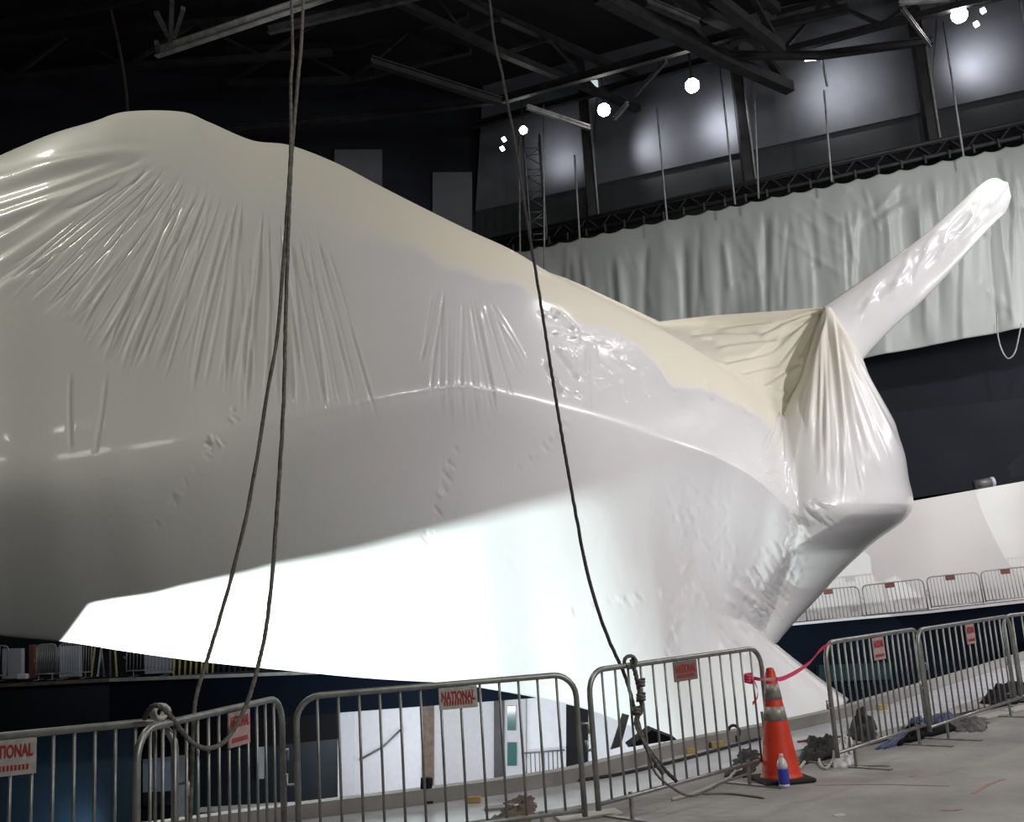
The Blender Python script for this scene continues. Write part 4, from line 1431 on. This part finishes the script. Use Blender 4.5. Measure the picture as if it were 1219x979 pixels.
# ================================================================== ROOF STEEL, LAMPS
def beam(pts, Z, wpx, hpx, m, label, lace=False, nm='roof_beam'):
    P = [atz(x, y, Z) for x, y in pts]
    Ym = sum(p.y for p in P) / len(P)
    ww_, hh_ = wpx * Ym / FPX, hpx * Ym / FPX
    e = empty(nm)
    tag(e, label, 'roof beam' if not lace else 'truss', 'dark roof steelwork')
    for a, b in zip(P[:-1], P[1:]):
        if not lace:
            mb = MB().bar(a + Vector((0, 0, hh_ / 2)), b + Vector((0, 0, hh_ / 2)), ww_, .05).bar(a - Vector((0, 0, hh_ / 2)), b - Vector((0, 0, hh_ / 2)), ww_, .05)
            link('flange', mb, m, e)
            link('web', MB().bar(a, b, .05, hh_), m, e)
        else:
            d = (b - a)
            H = 1.6
            link('lower_chord', MB().bar(a, b, ww_, ww_), m, e)
            link('upper_chord', MB().bar(a + Vector((0, 0, H)), b + Vector((0, 0, H)), ww_, ww_), m, e)
            n = max(2, int(d.length / 2.2))
            for i in range(n):
                p = a.lerp(b, i / n)
                q = a.lerp(b, (i + 1) / n)
                link('strut', MB().bar(p + Vector((0, 0, H * (i % 2))), q + Vector((0, 0, H * ((i + 1) % 2))), ww_ * .55, ww_ * .55), m, e)
    return e
beam([(186, 63), (520, -50)], 21.0, 8, 12, LIGHTSTEEL, 'pale channel beam crossing the top left corner of the hall')
beam([(-120, 106), (150, 80), (395, 62)], 22.5, 8, 8, DARKSTEEL, 'dark roof beam running level above the spacecraft nose', True, 'roof_truss')
beam([(320, 36), (475, 0), (560, -22)], 22.0, 7, 9, MIDSTEEL, 'grey roof beam between the pale channel and the diagonal truss')
beam([(440, -14), (600, 64), (760, 130)], 23.0, 9, 9, DARKSTEEL, 'dark diagonal truss descending behind the taut rope', True, 'roof_truss')
beam([(441, 72), (596, 121)], 20.5, 9, 9, DARKSTEEL, 'dark diagonal beam meeting the level chord near the taut rope')
beam([(270, 155), (400, 142), (600, 118), (870, 42), (1010, 10)], 22.0, 8, 9, DARKSTEEL, 'long level roof beam rising to the right behind the ropes')
beam([(712, -6), (852, 66), (940, 105)], 21.0, 15, 14, DARKSTEEL, 'heavy diagonal truss at top centre-right', True, 'roof_truss')
beam([(770, 2), (832, 28)], 21.5, 8, 10, MIDSTEEL, 'short dark beam left of the heavy top trusses')
beam([(848, -6), (930, 58)], 21.0, 13, 14, DARKSTEEL, 'second heavy diagonal truss right of the first', True, 'roof_truss')
beam([(846, 66), (975, 66), (1110, 48)], 21.2, 8, 8, DARKSTEEL, 'level dark beam over the thin strip lamp')
beam([(930, 62), (1050, 30), (1250, -20)], 22.0, 9, 9, DARKSTEEL, 'dark truss towards the top right lamp', True, 'roof_truss')
beam([(560, 150), (710, 110), (860, 66)], 23.5, 7, 7, DARKSTEEL, 'dark beam above the row of bright lamps')
beam([(1070, 3), (1130, -2)], 20.0, 5, 5, LIGHTSTEEL, 'short pale beam at the top edge left of the right lamp')
beam([(627, 127), (702, 152)], 20.6, 4, 5, LIGHTSTEEL, 'pale strut ending at the first column head')
beam([(1073, 8), (1107, 54)], 20.8, 4, 5, MIDSTEEL, 'grey strut ending at the right-hand column head')
beam([(732, 141), (747, 123)], 20.2, 4, 4, LIGHTSTEEL, 'short bright brace right of the second lamp')
beam([(756, 113), (793, 72)], 20.6, 4, 4, MIDSTEEL, 'grey brace rising between the second and third lamps')
beam([(-60, 40), (120, 8), (240, -20)], 22.0, 8, 8, DARKSTEEL, 'dark beam in the top left corner above the nose', True, 'roof_truss')
beam([(270, 100), (420, 95), (560, 60)], 24.0, 8, 8, DARKSTEEL, 'dim truss deep in the roof above the two ropes', True, 'roof_truss')
hg = empty('beam_hanger')
tag(hg, 'grey hanger bracket at the left end of the pale channel beam', 'bracket')
for (x0, y0, x1, y1) in [(203, 50, 205, -8), (186, 15, 200, 42), (190, 66, 186, 50), (218, 10, 207, 44)]:
    link('strap', MB().bar(atz(x0, y0, 21.0), atz(x1, y1, 21.0), .14, .14), MIDSTEEL, hg)

# lattice mast
lm = empty('lattice_mast')
tag(lm, 'hanging grey lattice mast left of the first column', 'mast')
cs = []
for (dx, dy) in [(-.35, -.35), (.35, -.35), (.35, .35), (-.35, .35)]:
    b0 = wallpt(641, 282, 0.9) + Vector((dx, dy, 0))
    cs.append(b0)
    link('upright', smooth(MB().tube([b0, b0 + Vector((0, 0, 4.6))], .05, 6)), MIDSTEEL, lm)
for i in range(9):
    for k in range(4):
        a, b = cs[k], cs[(k + 1) % 4]
        link('rung', smooth(MB().tube([a + Vector((0, 0, i * .5)), b + Vector((0, 0, i * .5 + (.5 if (i + k) % 2 else 0)))], .03, 5)), MIDSTEEL, lm)

# bright high-bay lamps washing the wall
LAMPS_ = [(623, 155, 5, 670, 187, 500, 'smallest bright lamp left of the lattice mast'), (719, 131, 8, 795, 170, 700, 'bright lamp right of the first column'),
          (824, 102, 9, 864, 148, 900, 'bright lamp left of the middle column'), (1142, 18, 10, 1165, 72, 1000, 'brightest lamp at the top right corner')]
for (x, y, r, tx, ty, pw, lb) in LAMPS_:
    p = wallpt(x, y, 2.4)
    e = empty('high_bay_lamp', p)
    tag(e, lb, 'lamp', 'high bay lamps before the back wall')
    rr = r * p.y / FPX
    d = (EYE - p).normalized()
    link('lens', smooth(MB().tube([d * .12, d * .2], rr, 18)), LAMPM, e)
    link('housing', smooth(MB().tube([d * -.25, d * .0, d * .14], [rr * .5, rr * 1.05, rr * 1.1], 18)), DARKSTEEL, e)
    link('bracket', MB().bar((0, 0, .1), (0, 0, 1.6), .06, .06), DARKSTEEL, e)
    tg = wallpt(tx, ty, -1.4)
    spot('wall_wash', p + Vector((wd.x * .5, wd.y * .5, 0)) - wn * 2.5 + Vector((0, 0, -.2)), tg, pw * .26, (0.95, 0.95, 1.0), 140, 1.0, .15)
for (x, y, tx, ty) in [(965, 70, 1000, 107)]:
    p = wallpt(x, y, 1.8)
    e = empty('strip_lamp', p)
    tag(e, 'small strip lamp hanging between the middle and right columns', 'lamp')
    link('tube', MB().box((-.22, -.06, -.06), (.22, .06, .06)), LAMPS, e)
    link('stem', smooth(MB().tube([(.42, 0, .3), (.5, 0, -1.2)], .05, 8)), LIGHTSTEEL, e)
    spot('wall_wash', p + wd * .5 - wn * 1.2, wallpt(tx, ty, -1.4), 350, (0.95, 0.95, 1.0), 125, 1.0, .15)
for (x, y, lb) in [(600, 167, 'upper of two tiny lamps left of the bright row'), (598, 178, 'lower of two tiny lamps left of the bright row'), (1075 + 95, 14, 'small white lamp head right of the brightest lamp'),
                   (1162, 30, 'second small lamp head below the brightest lamp'), (331, 121, 'tiny lamp deep in the roof above the two ropes')]:
    p = wallpt(x, y, 3.0)
    tag(link('spot_lamp', smooth(MB().tube([(-.06, 0, 0), (.06, -.05, .05)], .1, 12)), LAMPS, None, p), lb, 'lamp')
o = struct(wallslab('window_7', [(695, 113), (712, 111), (711, 95), (694, 97)], -1.0, .1, SCREEN))
# dim wash on the left far wall
spot('wall_wash', (-6, 39.5, 21), (-6.5, 43, 18), 120, (0.95, 0.95, 1.0), 120, 1.0, .2)
spot('roof_fill', (2, 33, 16), (1, 35, 24), 100, (1, .98, .95), 150, 1.0, .4)  # unseen upward fill added for the roof steel
spot('beam_fill', (-6, 27, 17.5), (-8, 31, 21), 260, (1, .98, .95), 90, 1.0, .3)  # unseen fill added to brighten the pale channel beam
